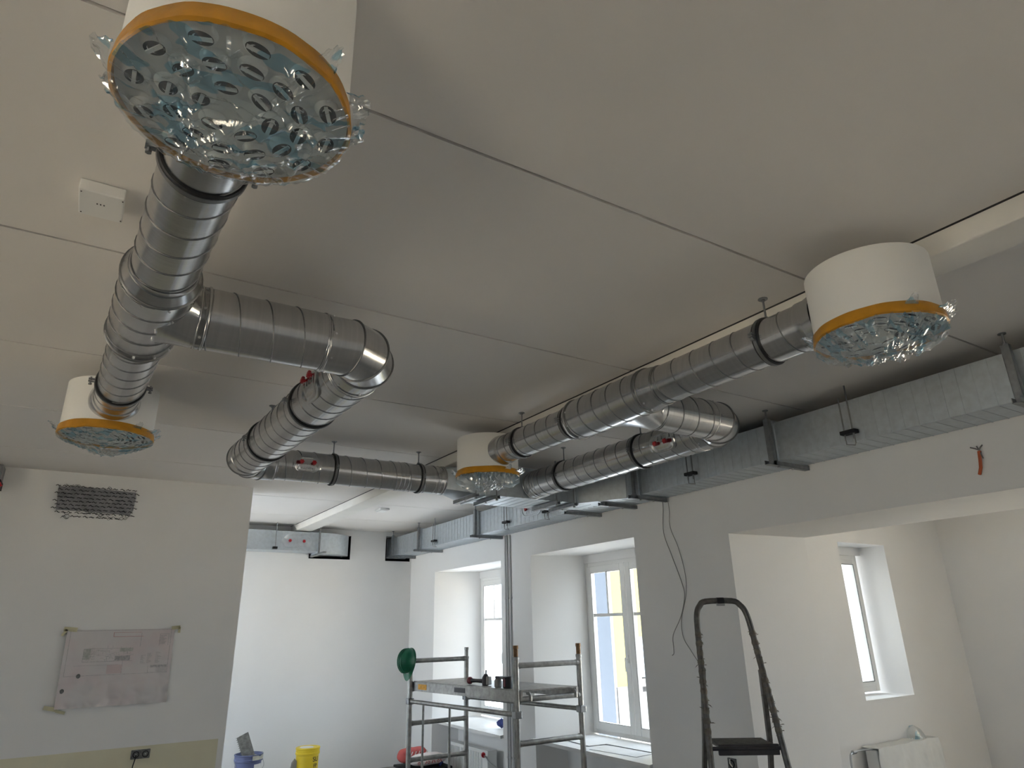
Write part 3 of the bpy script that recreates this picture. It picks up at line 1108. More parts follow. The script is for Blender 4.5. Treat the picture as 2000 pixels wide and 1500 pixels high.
# duct along the far wall, turning into it
YD0 = 9.50
t = thing('rectangular_duct', 'short ribbed duct on the far wall curving into its opening', 'duct', (2.4, 9.6, 2.58), 'rectangular wall duct sections')
MB().box(.9, 2.72, YD0, YF - .02, 2.585, 2.845).build('shell', GALV, t, bevel=.003)
m = MB()
for k in range(18):
    x = 1.4 + k * .075
    m.bar((x, YD0, 2.59), (x, YD0, 2.84), .0035, .0022, (0, 1, 0))
m.build('pressed_ribs', GALV, t)
arc = [(2.74, YD0)]
for k in range(11):
    a = PI / 2 * k / 10
    arc.append((2.74 + .535 * math.sin(a), YF + .06 - .39 * math.cos(a) if False else YD0 + .42 * (1 - math.cos(a))))
arc += [(3.275, YF + .25), (2.74, YF + .25)]
MB().prism([(x, y, 2.567) for x, y in arc], (0, 0, .278)).build('curved_end', GALV, t, True, 40, fix=True)
MB().box(2.715, 2.742, YD0 - .016, YF - .02, 2.555, 2.862).build('flange', GALV, t)
flat_cover(t, (2.42, YD0, 2.715), (0, -1, 0), (1, 0, 0), .20, .095, (-.095, .095), ribs=False)
for k, (x, lab) in enumerate(((2.13, 'thin drop rod left of the far duct cover'), (2.725, 'strut hanger at the bend of the far duct'))):
    tt = thing('duct_hanger', lab, 'hanger', (x, YD0 - .03, 2.56), 'far duct hangers')
    MB().cyl((x, YD0 - .03, 2.60 if k == 0 else 2.545), (x, YD0 - .03, ZC), .0055, 8).build('threaded_rod', ZINC, tt, True)
    if k == 0:
        MB().box(x - .03, x + .03, YD0 - .05, YD0 - .004, 2.595, 2.625).build('rubber_foot', RUBBER, tt)
    else:
        MB().bar((x, YD0 - .33, 2.545), (x, YF - .01, 2.545), .02, .012).build('strut', ZINC, tt, bevel=.002)
        MB().box(x - .012, x + .012, YD0 - .04, YD0 - .02, 2.545, 2.84).build('upright', ZINC, tt)


def strut_bracket(label, y, full=True):
    t = thing('strut_bracket', label, 'bracket', (XF - .03, y, ZB0 - .04), 'strut brackets under the wall duct')
    x0 = XF - .115
    m = MB()
    zb = ZB0 - .038
    m.box(x0, XW - .004, y - .020, y + .020, zb, zb + .004).box(x0, XW - .004, y - .020, y - .016, zb, zb + .030).box(x0, XW - .004, y + .016, y + .020, zb, zb + .030)
    m.build('arm', ZINC, t)
    for q in (.12, .27):
        MB().cyl((x0 + q, y, zb - .010), (x0 + q, y, zb + .002), .009, 6).build('bolt', STEEL, t)
    if full:
        xx = XF - .05
        m = MB()
        m.box(xx - .018, xx - .014, y - .020, y + .020, zb, ZT0 + .02).box(xx - .018, xx + .014, y - .020, y - .016, zb, ZT0 + .02).box(xx - .018, xx + .014, y + .016, y + .020, zb, ZT0 + .02)
        m.build('upright', ZINC, t)
        MB().cyl((xx, y, ZT0), (xx, y, ZC), .006, 8).cyl((xx, y, ZT0 + .015), (xx, y, ZT0 + .03), .012, 6).build('threaded_rod', ZINC, t, True)
        MB().cyl((xx, y, ZC - .005), (xx, y, ZC), .02, 12).build('ceiling_plate', ZINC, t)
    return t


strut_bracket('bracket on the wall duct at the right picture edge', 1.34)
strut_bracket('bracket above the left corner of the wide opening', 2.845)
strut_bracket('bracket where the loose cables hang down', 4.25)
strut_bracket('bracket beside the angled shoe of the plenum', 4.66, True)
strut_bracket('low strut arm under the plenum junction', 5.18, False)
strut_bracket('bracket above the grey conduits', 7.09)
strut_bracket('bracket above the far window reveal', 8.74)
strut_bracket('bracket closest to the far wall', 9.68)


def rod_pair(label, y):
    t = thing('rod_hanger', label, 'hanger', (XF - .04, y, ZB0), 'rod hangers in front of the wall duct')
    for dy in (-.028, .028):
        MB().cyl((XF - .035, y + dy, ZB0 + .01), (XF - .035, y + dy, ZT0 + (.088 if dy < 0 else .02)), .005, 8).build('threaded_rod', ZINC, t, True)
    MB().box(XF - .055, XF - .004, y - .05, y + .05, ZB0 + .045, ZB0 + .07).build('rubber_buffer', RUBBER, t, bevel=.004)
    MB().tube([(XF - .03, y - .03, ZB0 + .045), (XF - .03, y - .03, ZB0 - .015), (XF + .01, y, ZB0 - .02), (XF - .03, y + .03, ZB0 - .015), (XF - .03, y + .03, ZB0 + .045)], .004, 6).build('hook', ZINC, t, True)


rod_pair('rod hanger on the wall duct right of the segmented elbow', 2.28)
rod_pair('rod hanger on the wall duct below the red-knobbed right duct', 3.62)
rod_pair('rod hanger beside the plenum cover', 5.62)
rod_pair('rod hanger between conduits and plenum', 6.42)
rod_pair('rod hanger above the far window', 8.28)

for k, (x, lab) in enumerate(((2.64, 'left trapeze strut below the central diffuser'), (2.84, 'right trapeze strut below the central diffuser'),
                              (3.46, 'left trapeze strut behind the right return duct'), (3.65, 'right trapeze strut behind the right return duct'))):
    t = thing('trapeze_hanger', lab, 'hanger', (x, 5.0, ZB0 - .03), 'trapeze hangers under the plenum')
    zb = ZB0 - .036
    m = MB()
    m.box(x - .020, x + .020, PY0 - .06, PY1 - .10, zb, zb + .004).box(x - .020, x - .016, PY0 - .06, PY1 - .10, zb, zb + .03).box(x + .016, x + .020, PY0 - .06, PY1 - .10, zb, zb + .03)
    m.build('strut', ZINC, t)
    MB().cyl((x, PY0 - .035, zb - .012), (x, PY0 - .035, ZC), .0055, 8).cyl((x, PY0 - .035, zb - .014), (x, PY0 - .035, zb), .011, 6).build('threaded_rod', ZINC, t, True)
    MB().cyl((x, PY0 + .15, zb - .010), (x, PY0 + .15, zb + .002), .009, 6).build('bolt', STEEL, t)


# ---- wrapped diffusers -----------------------------------------------------------
def nozzle_mesh():
    m = MB()
    prof = [(-.001, .029), (.004, .027), (.010, .021), (.013, .012)]
    m.prof((0, 0, 0), (0, 0, -1), [(a, b) for a, b in prof], 20)
    nb = len(m.f)
    # dark oval opening, tilted on the ball
    vs = [(0.0235 * math.cos(2 * PI * k / 20), .0175 * math.sin(2 * PI * k / 20), -.0140 - .0035 * math.cos(2 * PI * k / 20)) for k in range(20)]
    m.add(vs, [tuple(reversed(range(20)))])
    nd = len(m.f)
    m.obox((0, 0, -.0155), (.021, 0, -.0032), (0, .0038, 0), (0, 0, .0022))
    me = m.mesh('nozzle', NOZW, True, 40)
    me.materials.append(BLACK)
    for i, p in enumerate(me.polygons):
        p.material_index = 1 if nb <= i < nd else 0
    return me


NOZ = nozzle_mesh()


def diffuser(label, c, d_duct, seed, res, sag=.028, duct_r=.106, DRUM_T=2.86, pleat=.007, rough=1.0, film_mat=None, long=1.0):
    rnd = random.Random(seed)
    t = thing('ceiling_diffuser', label, 'diffuser', (c.x, c.y, DRUM_B), 'film-wrapped drum diffusers')
    base = V((c.x, c.y, 0))
    MB().prof(base, (0, 0, 1), [(DRUM_B, DRUM_R - .012), (DRUM_B, DRUM_R), (DRUM_T, DRUM_R), (DRUM_T, .01)], 72).build('drum', POWDER, t, True, 30)
    MB().prof(base, (0, 0, 1), [(DRUM_B + .004, .004), (DRUM_B + .004, DRUM_R - .004), (DRUM_B + .010, DRUM_R - .004)], 64).build('face_plate', POWDER, t, True, 30)
    for rr, n, off in ((.07, 6, 4), (.13, 12, 2), (.19, 12, 1)):
        for k in range(n):
            a = 2 * PI * k / n + math.radians(off)
            o = link('nozzle', NOZ, t)
            p = V((c.x + rr * math.cos(a), c.y + rr * math.sin(a), DRUM_B + .004))
            o.location = p
            o.rotation_euler = (0, 0, a + PI * .5)
    # spigot saddles where the ducts meet the drum
    for dd in d_duct:
        dd = unit(dd)
        MB().prof(V((c.x, c.y, ZD)) + dd * (DRUM_R - .03), dd, [(0, duct_r + .018), (.05, duct_r + .005), (.052, duct_r + .004), (.09, duct_r + .004), (.09, duct_r)], 48).build('spigot', METY, t, True, 30)
    # ochre tape: two uneven wraps
    NB = 96
    rb = DRUM_R + .0015
    R = [[], [], [], []]
    for k in range(NB):
        a = 2 * PI * k / NB
        w1 = .006 * noise.noise(V((math.cos(a) * 2, math.sin(a) * 2, seed)))
        w2 = .005 * noise.noise(V((math.cos(a) * 3, math.sin(a) * 3, seed + 9)))
        puff = .003 * noise.noise(V((math.cos(a) * 5, math.sin(a) * 5, seed + 4)))
        e = V((math.cos(a), math.sin(a), 0))
        R[0].append(base + e * rb + V((0, 0, 2.618 + w1)))
        R[1].append(base + e * (rb + .004 + puff) + V((0, 0, 2.614 + w1)))
        R[2].append(base + e * (rb + .008 + puff) + V((0, 0, 2.577 + w2)))
        R[3].append(base + e * (rb + .001) + V((0, 0, 2.572 + w2)))
    MB().rings(R, loop=True).build('tape_band', TAPE, t, True, 50, fix=True)
    # film stretched under the face, creased
    creases = []
    for _ in range(40):
        a = rnd.uniform(0, 2 * PI)
        q = (rnd.gauss(0, .12), rnd.gauss(0, .12))
        creases.append((math.cos(a), math.sin(a), q, rnd.uniform(.004, .011) * rnd.choice((1, 1, -1)), rnd.uniform(.005, .014), rnd.uniform(.04, .14) * long))
    FR = DRUM_R + .008
    drop = V((rnd.uniform(-.06, .06), rnd.uniform(.02, .10), 0))

    def film(u, v):
        a = 2 * PI * u
        rr = FR * v ** .8
        x, y = rr * math.cos(a), rr * math.sin(a)
        e = rr / FR
        z = -sag * (1 - e ** 2.2) * (.6 + .8 * math.exp(-((x - drop.x) ** 2 + (y - drop.y) ** 2) / .012))
        amp = min(1, (1 - e) * 5 + .25)
        for (cx, sx, q, h, w, ln) in creases:
            lx = (x - q[0]) * cx + (y - q[1]) * sx
            ly = -(x - q[0]) * sx + (y - q[1]) * cx
            z -= amp * h * max(0, 1 - abs(ly) / w) * math.exp(-(lx / ln) ** 2)
        w_ = V((x * 11 + .4 * y * 11, y * 17, seed * 2.3))
        z -= amp * rough * (.026 * noise.voronoi(w_)[0][0] + .009 * noise.voronoi(w_ * 2.6)[0][0])
        z += pleat * min(1, e * 1.4) ** 4 * math.sin(a * 37 + 3 * math.sin(a * 5 + seed)) + pleat * .5 * e ** 3 * math.sin(a * 61)
        return (c.x + x, c.y + y, DRUM_B - .014 + min(z, -.006 + .014 * e))
    MB().grid(film, res, int(res / 2.6), loop_u=True).build('plastic_film', film_mat or FILM, t, True, 22)
    # loose film edge sticking out above and below the tape in tufts
    view = math.atan2(-c.y, -c.x)
    for (off_, a1) in ((-1.45, .45), (1.2, .55), (1.6, .4), (-1.9, .5), (2.4, .6), (-2.7, .5), (.62, .2)):
        a0 = view + off_ + rnd.uniform(-.12, .12)

        def tuft(u, v):
            a = a0 + (u - .5) * a1
            bell = math.sin(PI * u)
            ex = .012 + (.035 * v) * bell + .012 * v * noise.noise(V((u * 9, v * 4, a0 * 7)))
            zz = 2.60 + (.028 * v) * bell + .014 * v * noise.noise(V((u * 11, 5 + v * 3, a0 * 5)))
            return (c.x + (DRUM_R + ex) * math.cos(a), c.y + (DRUM_R + ex) * math.sin(a), zz)
        MB().grid(tuft, 26, 6).build('film_edge', film_mat or FILM, t, True, 30)
    return t


diffuser('nearest white drum diffuser wrapped in film and ochre tape', D1, [dL], 3, 320, .030, DRUM_T=2.935, pleat=.002, rough=.55, long=1.6)
diffuser('far left white drum diffuser wrapped in film, ending the left duct', D3, [-dL], 11, 200, .055, pleat=.004, rough=.6)
diffuser('right white drum diffuser under the beam, wrapped in film', DR, [dR], 23, 240, .048, pleat=.010, rough=1.3, film_mat=FILM_MID)
diffuser('central white drum diffuser in front of the plenum, film wrapped', D4, [-dR], 31, 220, .045, .099, pleat=.022, rough=.7, film_mat=FILM_WHITE)

# ================================================================== CEILING AND WALL FITTINGS
t = thing('ceiling_sensor', 'flat white sensor box on the ceiling left of the nearest duct', 'sensor', (-.155, 2.27, 2.93))
MB().box(-.222, -.092, 2.25, 2.41, 2.908, ZC).build('housing', SENSW, t, bevel=.004)
m = MB()
for k in range(3):
    m.box(-.170 + k * .010, -.166 + k * .010, 2.315, 2.321, 2.9065, 2.9085)
m.build('print', INK, t)
m = MB()
for x in (-.216, -.098):
    m.box(x, x + .004, 2.262, 2.266, 2.9065, 2.9085).box(x, x + .004, 2.392, 2.396, 2.9065, 2.9085)
m.build('screw_mark', INK, t)
t = thing('ceiling_sensor', 'small flat white detector on the bright far ceiling', 'sensor', (3.0, 7.85, 2.93))
MB().box(2.95, 3.07, 7.76, 7.95, 2.925, ZC).build('housing', SENSW, t, bevel=.005)
MB().box(2.965, 3.055, 7.775, 7.935, 2.918, 2.926).build('cover', SENSW, t, bevel=.003)

# expanded metal patch
t = thing('lath_patch', 'grey mortar patch with black expanded metal lath on the left wall', 'wall patch', (0, YL, 2.68))
poly = [(-.325, 2.815), (-.10, 2.822), (.10, 2.812), (.29, 2.808), (.292, 2.64), (.27, 2.59), (.10, 2.60), (-.10, 2.605), (-.31, 2.605)]
MB().prism([(x, YL + .004, z) for x, z in poly], (0, -.012, 0)).build('mortar', MESHM, t, fix=True)
rnd = random.Random(5)
for r_ in range(9):
    z = 2.552 + r_ * .0335
    for k in range(14):
        x = -.345 + (k + (.5 if r_ % 2 else 0)) * .050 + rnd.uniform(-.006, .006)
        if x > .30 or (r_ == 0 and (x < -.22 or x > .16)):
            continue
        pts = [(x, YL - .012, z), (x + .012, YL - .017, z + .006 + rnd.uniform(-.004, .004)), (x + .026, YL - .014, z - .002), (x + .036, YL - .012, z + rnd.uniform(-.006, .006))]
        MB().tube(pts, .0032, 5).build('strand', WIREBLK, t, True)
for k in range(22):
    x = rnd.uniform(-.34, .27)
    z = rnd.choice((2.825, 2.60, 2.57, 2.55)) + rnd.uniform(-.012, .012)
    pts = [(x + .012 * i, YL - .010 - .006 * math.sin(i), z + .012 * math.sin(i * 1.3 + k)) for i in range(6)]
    MB().tube(pts, .0016, 4).build('frayed_wire', WIREBLK, t, True)

# drawing sheet (A1) taped to the wall, printed procedurally
DRAW = bpy.data.materials.new('printed_plan')
DRAW.use_nodes = True
nt = DRAW.node_tree
b = nt.nodes['Principled BSDF']
b.inputs['Roughness'].default_value = .75
nzz = nt.nodes.new('ShaderNodeTexNoise')
nzz.inputs['Scale'].default_value = 4.5
tcc = nt.nodes.new('ShaderNodeTexCoord')
nt.links.new(tcc.outputs['Object'], nzz.inputs['Vector'])
rr = nt.nodes.new('ShaderNodeValToRGB')
rr.color_ramp.elements[0].position = .38
rr.color_ramp.elements[0].color = (.68, .60, .60, 1)
rr.color_ramp.elements[1].position = .58
rr.color_ramp.elements[1].color = (.68, .645, .64, 1)
nt.links.new(nzz.outputs['Fac'], rr.inputs['Fac'])
nt.links.new(rr.outputs['Color'], b.inputs['Base Color'])
t = thing('floor_plan_sheet', 'wrinkled floor plan drawing taped to the left wall', 'drawing', (.38, YL, 1.28))


def sheet(u, v):
    x = -.035 + u * .835
    z = .978 + v * .615
    low = max(0, 1 - v / .42)
    y = YL - .006 - low * (.016 * abs(math.sin(u * 13 + 2.5 * v)) + .020 * abs(noise.noise(V((u * 9, v * 7, 5))))) - .010 * abs(noise.noise(V((u * 7, v * 7, 2)))) - (.012 * (1 - u * 12) if u < .083 else 0)
    x += .012 * (v - .5) * -1
    return (x, y, z)


sh = MB().grid(sheet, 90, 60).build('paper', DRAW, t, True, 60)
PGREY = mat('print_grey', (.33, .32, .33), .8, var=.35, vscale=60, col2=(.55, .52, .52))
PRED = mat('print_red', (.50, .20, .20), .8)
PGRN = mat('print_green', (.40, .42, .38), .8, var=.3, vscale=70, col2=(.58, .56, .54))


def ink(u0, u1, v0, v1, material, name='print_line'):
    def fn(u, v):
        x, y, z = sheet(u0 + (u1 - u0) * u, v0 + (v1 - v0) * v)
        return (x, y - .0012, z)
    MB().grid(fn, max(1, int((u1 - u0) * 60)), max(1, int((v1 - v0) * 40))).build(name, material, t)


for (a, b_, c_, d_, mm) in ((.03, .97, .40, .404, PGREY), (.03, .97, .985, .989, PGREY), (.965, .969, .40, .985, PGREY), (.03, .034, .40, .985, PGREY),
                            (.17, .60, .745, .750, PGREY), (.17, .60, .575, .580, PGREY), (.17, .174, .575, .75, PGREY), (.17, .235, .61, .745, PGRN),
                            (.50, .62, .70, .75, PGRN), (.46, .60, .585, .645, PGREY), (.42, .70, .90, .905, PRED), (.42, .424, .90, .96, PRED), (.68, .684, .76, .95, PGREY),
                            (.42, .68, .955, .958, PRED), (.40, .54, .415, .53, mat('print_pink', (.64, .53, .53), .8)), (.10, .50, .53, .533, PGREY), (.535, .539, .41, .58, PGREY),
                            (.86, .95, .925, .930, PGREY), (.86, .864, .77, .93, PGREY), (.945, .949, .77, .93, PGREY), (.80, .96, .475, .505, PGREY), (.78, .965, .41, .413, PGREY), (.78, .783, .41, .505, PGREY)):
    ink(a, b_, c_, d_, mm)
rnd = random.Random(9)
for k in range(130):
    u, v = rnd.uniform(.18, .60), rnd.uniform(.57, .75)
    if rnd.random() < .5:
        ink(u, u + rnd.uniform(.01, .06), v, v + .003, PGREY)
    else:
        ink(u, u + .0025, v, v + rnd.uniform(.01, .05), rnd.choice((PGREY, PGRN)))
for col_, n_, uu in ((.70, 9, .05), (.76, 11, .05), (.84, 12, .06)):
    for k in range(n_):
        ink(col_, col_ + rnd.uniform(.02, uu), .535 + k * .013, .539 + k * .013, PGREY, 'print_text')
for k in range(9):
    ink(.865, .865 + rnd.uniform(.03, .07), .79 + k * .014, .796 + k * .014, PGREY, 'print_text')
for k in range(5):
    ink(.86, .96, .42 + k * .012, .424 + k * .012, PGREY, 'print_text')
for (u, v) in ((.16, .40), (.04, .22)):
    def dot(uu, vv):
        x, y, z = sheet(u, v)
        return (x + .016 * vv * math.cos(2 * PI * uu), y - .003, z + .018 * vv * math.sin(2 * PI * uu))
    MB().grid(dot, 16, 2).build('stain', SOCKM, t)
for (x, z, w, h, r_) in ((-.02, 1.60, .10, .035, .1), (.80, 1.60, .07, .03, -.1), (-.055, .985, .10, .03, .25), (.83, 1.58, .02, .05, 0), (-.06, 1.575, .02, .06, .5), (.02, .955, .07, .022, .3)):
    ax = V((math.cos(r_), 0, -math.sin(r_))) * w / 2
    az = V((math.sin(r_), 0, math.cos(r_))) * h / 2
    MB().obox((x, YL - .016, z), ax, (0, .0012, 0), az).build('tape_strip', MASK, t)

# socket with cable
t = thing('wall_socket', 'double grey socket without cover in the yellow primed band', 'socket', (.665, YL, .58))
MB().box(.592, .738, YL - .022, YL - .002, .548, .618).build('plate', SOCKM, t, bevel=.004)
for x in (.630, .702):
    MB().prof((x, YL - .022, .583), (0, -1, 0), [(0, .026), (.006, .026), (.006, .019), (-.004, .018), (-.004, .001)], 24).build('outlet', BLACK, t, True, 30)
    MB().cyl((x, YL - .018, .583), (x, YL - .024, .583), .006, 10).build('contact', STEEL, t)
tag(MB().tube([(.630, YL - .03, .580), (.628, YL - .045, .56), (.618, YL - .03, .50), (.61, YL - .02, .40), (.61, YL - .02, .20)], .0042, 8).build('power_cable', BLACK, None, True),
    'thin dark cable hanging down from the double socket', 'cable')
t = thing('wall_socket', 'small open flush socket low on the wall behind the ladder', 'socket', (XW, 3.86, .56))
MB().box(XW - .012, XW + .002, 3.82, 3.897, .535, .606).build('plate', SOCKM, t, bevel=.003)
MB().tube([(XW - .014, 3.858 + .024 * math.cos(a * .52), .57 + .024 * math.sin(a * .52)) for a in range(12)], .005, 6, loop=True).build('outlet_ring', BLACK, t, True)
MB().tube([(XW - .014, 3.87, .60), (XW - .03, 3.86, .575), (XW - .016, 3.85, .55)], .004, 6).build('wire_end', POWDER, t, True)

# dark fitting with a red knob at the left picture edge
t = thing('wall_damper', 'dark fitting with a red knob at the left picture edge', 'fitting', (-.80, 7.05, 2.80))
MB().box(-.86, -.735, 6.98, YL, 2.80, 2.93).build('bracket', ZINC, t, bevel=.003)
MB().box(-.86, -.728, 6.96, YL, 2.735, 2.80).build('body', BLACK, t, bevel=.003)
star_knob(t, V((-.735, 6.955, 2.745)), V((0, -1, 0)), V((1, 0, 0)), .024)

# loose orange cable tail above the lintel
t = thing('cable_tail', 'orange cable tail sticking out of the wall above the lintel', 'cable', (XW, 1.74, 2.40))
MB().tube([(XW + .01, 1.74, 2.445), (XW - .02, 1.735, 2.44), (XW - .03, 1.735, 2.40), (XW - .025, 1.745, 2.35), (XW - .012, 1.765, 2.315)], .009, 8).build('sheath', ORANGE, t, True)
m = MB()
for a in (-.6, 0, .7):
    m.tube([(XW, 1.74, 2.455), (XW - .012, 1.74 + .02 * a, 2.465), (XW - .02, 1.74 + .05 * a, 2.475)], .004, 5)
m.tube([(XW - .01, 1.73, 2.44), (XW - .035, 1.722, 2.425), (XW - .02, 1.722, 2.40)], .0035, 5)
m.build('strand', SOCKM, t, True)

# cables hanging from the wall duct
wp1 = [(4.282, 2.585), (4.285, 2.50), (4.307, 2.295), (4.236, 2.092), (4.15, 1.86), (4.137, 1.754), (4.20, 1.60), (4.309, 1.456), (4.318, 1.36), (4.323, 1.312), (4.344, 1.298)]
wp2 = [(4.23, 2.585), (4.222, 2.47), (4.231, 2.33), (4.16, 2.149), (4.114, 1.936), (4.127, 1.773), (4.208, 1.575), (4.206, 1.437), (4.14, 1.34), (4.06, 1.24)]


def smooth_path(pts, n=6):
    P = [V(p) for p in pts]
    out_ = []
    for i in range(len(P) - 1):
        p0, p1, p2, p3 = P[max(i - 1, 0)], P[i], P[i + 1], P[min(i + 2, len(P) - 1)]
        for k in range(n):
            s = k / n
            out_.append(.5 * ((2 * p1) + (p2 - p0) * s + (2 * p0 - 5 * p1 + 4 * p2 - p3) * s * s + (3 * p1 - p0 - 3 * p2 + p3) * s ** 3))
    out_.append(P[-1])
    return out_


tag(MB().tube(smooth_path([(XW - .03, y, z) for y, z in wp1]), .0036, 6).build('loose_cable', TARN, None, True), 'loose cable with a hooked end hanging beside the window', 'cable', 'loose hanging cables')
tag(MB().tube(smooth_path([(XW - .02, y, z) for y, z in wp2]), .0032, 6).build('loose_cable', TARN, None, True), 'longer loose cable passing behind the ladder top', 'cable', 'loose hanging cables')

# conduits
for y, lab in ((7.005, 'left vertical grey conduit beside the far window'), (6.965, 'middle vertical grey conduit beside the far window'), (6.90, 'right vertical grey conduit beside the far window')):
    t = thing('conduit', lab, 'conduit', (XW, y, ZF), 'conduits beside the far window')
    MB().cyl((XW - .014, y, ZF), (XW - .014, y, ZB0 - .01), .0105, 12).build('tube', CONDUIT, t, True)
    for z in (1.85, .95, .2):
        MB().prof((XW - .014, y, z), (0, 0, 1), [(0, .010), (0, .0135), (.018, .0135), (.018, .010)], 14).box(XW - .006, XW, y - .016, y + .016, z, z + .018).build('clip', CONDUIT, t, True)

# ================================================================== SILLS: cards and rag
for k, (y0_, y1_, x0_, x1_, rz, lab) in enumerate(((5.05, 5.62, 4.34, 4.74, .12, 'large white card sheet lying on the near window sill'),
                                                   (5.70, 6.28, 4.42, 4.86, -.10, 'white card sheet at the left end of the near window sill'),
                                                   (5.00, 5.70, 4.60, 4.88, .05, 'white card sheet pushed against the near window frame'))):
    t = thing('card_sheet', lab, 'card', ((x0_ + x1_) / 2, (y0_ + y1_) / 2, .45), 'card sheets on the sill')
    z = .452 + k * .003
    cx, cy = (x0_ + x1_) / 2, (y0_ + y1_) / 2
    a, b_ = V((math.cos(rz), math.sin(rz), 0)), V((-math.sin(rz), math.cos(rz), 0))
    MB().obox((cx, cy, z), a * (x1_ - x0_) / 2, b_ * (y1_ - y0_) / 2, (0, 0, .0012)).build('sheet', PAPERM, t)
    MB().obox((cx, cy, z - .0004), a * ((x1_ - x0_) / 2 + .006), b_ * ((y1_ - y0_) / 2 + .006), (0, 0, .0008)).build('dark_edge', CARDDARK, t)

rag = MB()


def ragf(u, v):
    a = 2 * PI * u
    rr_ = .055 * math.sin(PI * min(1, v * .98 + .01)) * (1 + .35 * noise.noise(V((math.cos(a) * 2, math.sin(a) * 2, v * 4))))
    return (4.52 + rr_ * math.cos(a), 7.565 + rr_ * math.sin(a), .412 + .11 * (1 - v))


rag.grid(ragf, 28, 14, loop_u=True)
tag(rag.build('crumpled_cloth', BLUERAG, None, True, 60, fix=True), 'crumpled dark blue cloth on the far window sill', 'cloth')

# radiator in the far niche with valve and pipe
t = thing('radiator', 'white panel radiator in the niche below the far window', 'radiator', (4.45, 8.2, ZF + .12))
MB().box(4.40, 4.52, 7.80, 8.75, -.17, .165).build('panel', RADW, t, bevel=.008)
m = MB()
for k in range(22):
    y = 7.83 + k * .041
    m.box(4.392, 4.401, y, y + .018, -.14, .13)
m.build('pressed_ribs', RADW, t)
MB().box(4.395, 4.525, 7.69, 7.80, -.17, .17).build('end_cover', RADW, t, bevel=.006)
MB().prof((4.40, 7.80, .12), (-.4, -1, 0), [(0, .012), (.0, .026), (.03, .03), (.055, .024), (.056, .001)], 18).build('valve_head', RED, t, True, 40)
tag(MB().tube(smooth_path([(4.38, 7.74, .115), (4.33, 7.60, .12), (4.30, 7.45, .08), (4.27, 7.1, .05), (4.25, 6.88, .03), (4.25, 6.5, .02), (4.25, 6.1, .0)]), .0085, 8).build('heating_pipe', STEEL, None, True),
    'thin metal heating pipe running right from the radiator valve', 'pipe')

# covered radiator in the side room
t = thing('radiator', 'low radiator under a draped dust sheet below the narrow window', 'radiator', (6.0, YA - .08, ZF + .1))
MB().box(5.56, 6.44, YA - .13, YA - .03, -.1, .57).build('panel', RADW, t, bevel=.01)
cl = MB()


def clothf(u, v):
    x = 5.545 + u * .92
    if v < .25:
        y, z = YA - .015 - (v / .25) * .13, .585
    else:
        y, z = YA - .147 - .02 * (v - .25), .585 - (v - .25) / .75 * .55
    wv = noise.noise(V((x * 7, v * 3, 1.7)))
    y -= .026 * wv + .022 * abs(math.sin(x * 26 + 3 * wv)) * max(0, v - .2) + .010 * abs(noise.noise(V((x * 22, v * 12, 9))))
    z += .012 * noise.noise(V((x * 9, v * 5, 4.0)))
    return (x, min(y, YA - .01), z)


cl.grid(clothf, 60, 36)
tag(cl.build('dust_sheet', CLOTH, None, True, 60), 'pale crumpled dust sheet draped over the covered radiator', 'dust sheet')
bl = MB()


def bulge(u, v):
    a = PI * u
    x = 6.30 + .10 * math.cos(a) * math.cos(v * PI / 2) ** .5
    z = .575 + .105 * math.sin(a) * math.cos(v * PI / 2) ** .6
    return (x, YA - .02 - .10 * v, z + .006 * noise.noise(V((u * 9, v * 5, 3))))


bl.grid(bulge, 20, 8)
tag(bl.build('plastic_bag', FILM, None, True, 50), 'clear crumpled plastic bag on top of the covered radiator', 'bag')
t = thing('heating_pipe', 'bent metal pipe loop left of the covered radiator', 'pipe', (5.3, YA - .1, .5))
MB().tube(smooth_path([(5.56, YA - .10, .575), (5.42, YA - .10, .583), (5.30, YA - .10, .578), (5.255, YA - .10, .55), (5.25, YA - .10, .40), (5.25, YA - .10, .0), (5.25, YA - .10, ZF)]), .0075, 10).build('tube', STEEL, t, True)
MB().cyl((5.29, YA - .10, .579), (5.33, YA - .10, .58), .015, 8).build('coupling', STEEL, t)

# ================================================================== SCAFFOLD
P_N1, P_N2 = V((3.445, 5.50, 0)), V((4.155, 5.50, 0))
P_F1, P_F2 = V((3.20, 7.27, 0)), V((3.885, 7.27, 0))
t = thing('scaffold_tower', 'grey aluminium rolling scaffold in front of the windows', 'scaffold', (3.7, 6.3, ZF))
RP = .0255


def post(p, ztop, material, cap):
    po = MB().cyl((p.x, p.y, ZF), (p.x, p.y, ztop - .10), RP, 18).build('post', material, t, True)
    MB().prof((p.x, p.y, 0), (0, 0, 1), [(ztop - .105, .021), (ztop - .03, .021), (ztop - .028, .025), (ztop - .004, .025), (ztop, .022), (ztop, .001)], 18).build('spigot', cap, po, True, 30)
    MB().prof((p.x, p.y, 0), (0, 0, 1), [(ztop - .125, RP), (ztop - .12, .029), (ztop - .10, .029), (ztop - .095, .021)], 18).build('collar', material, po, True, 30)


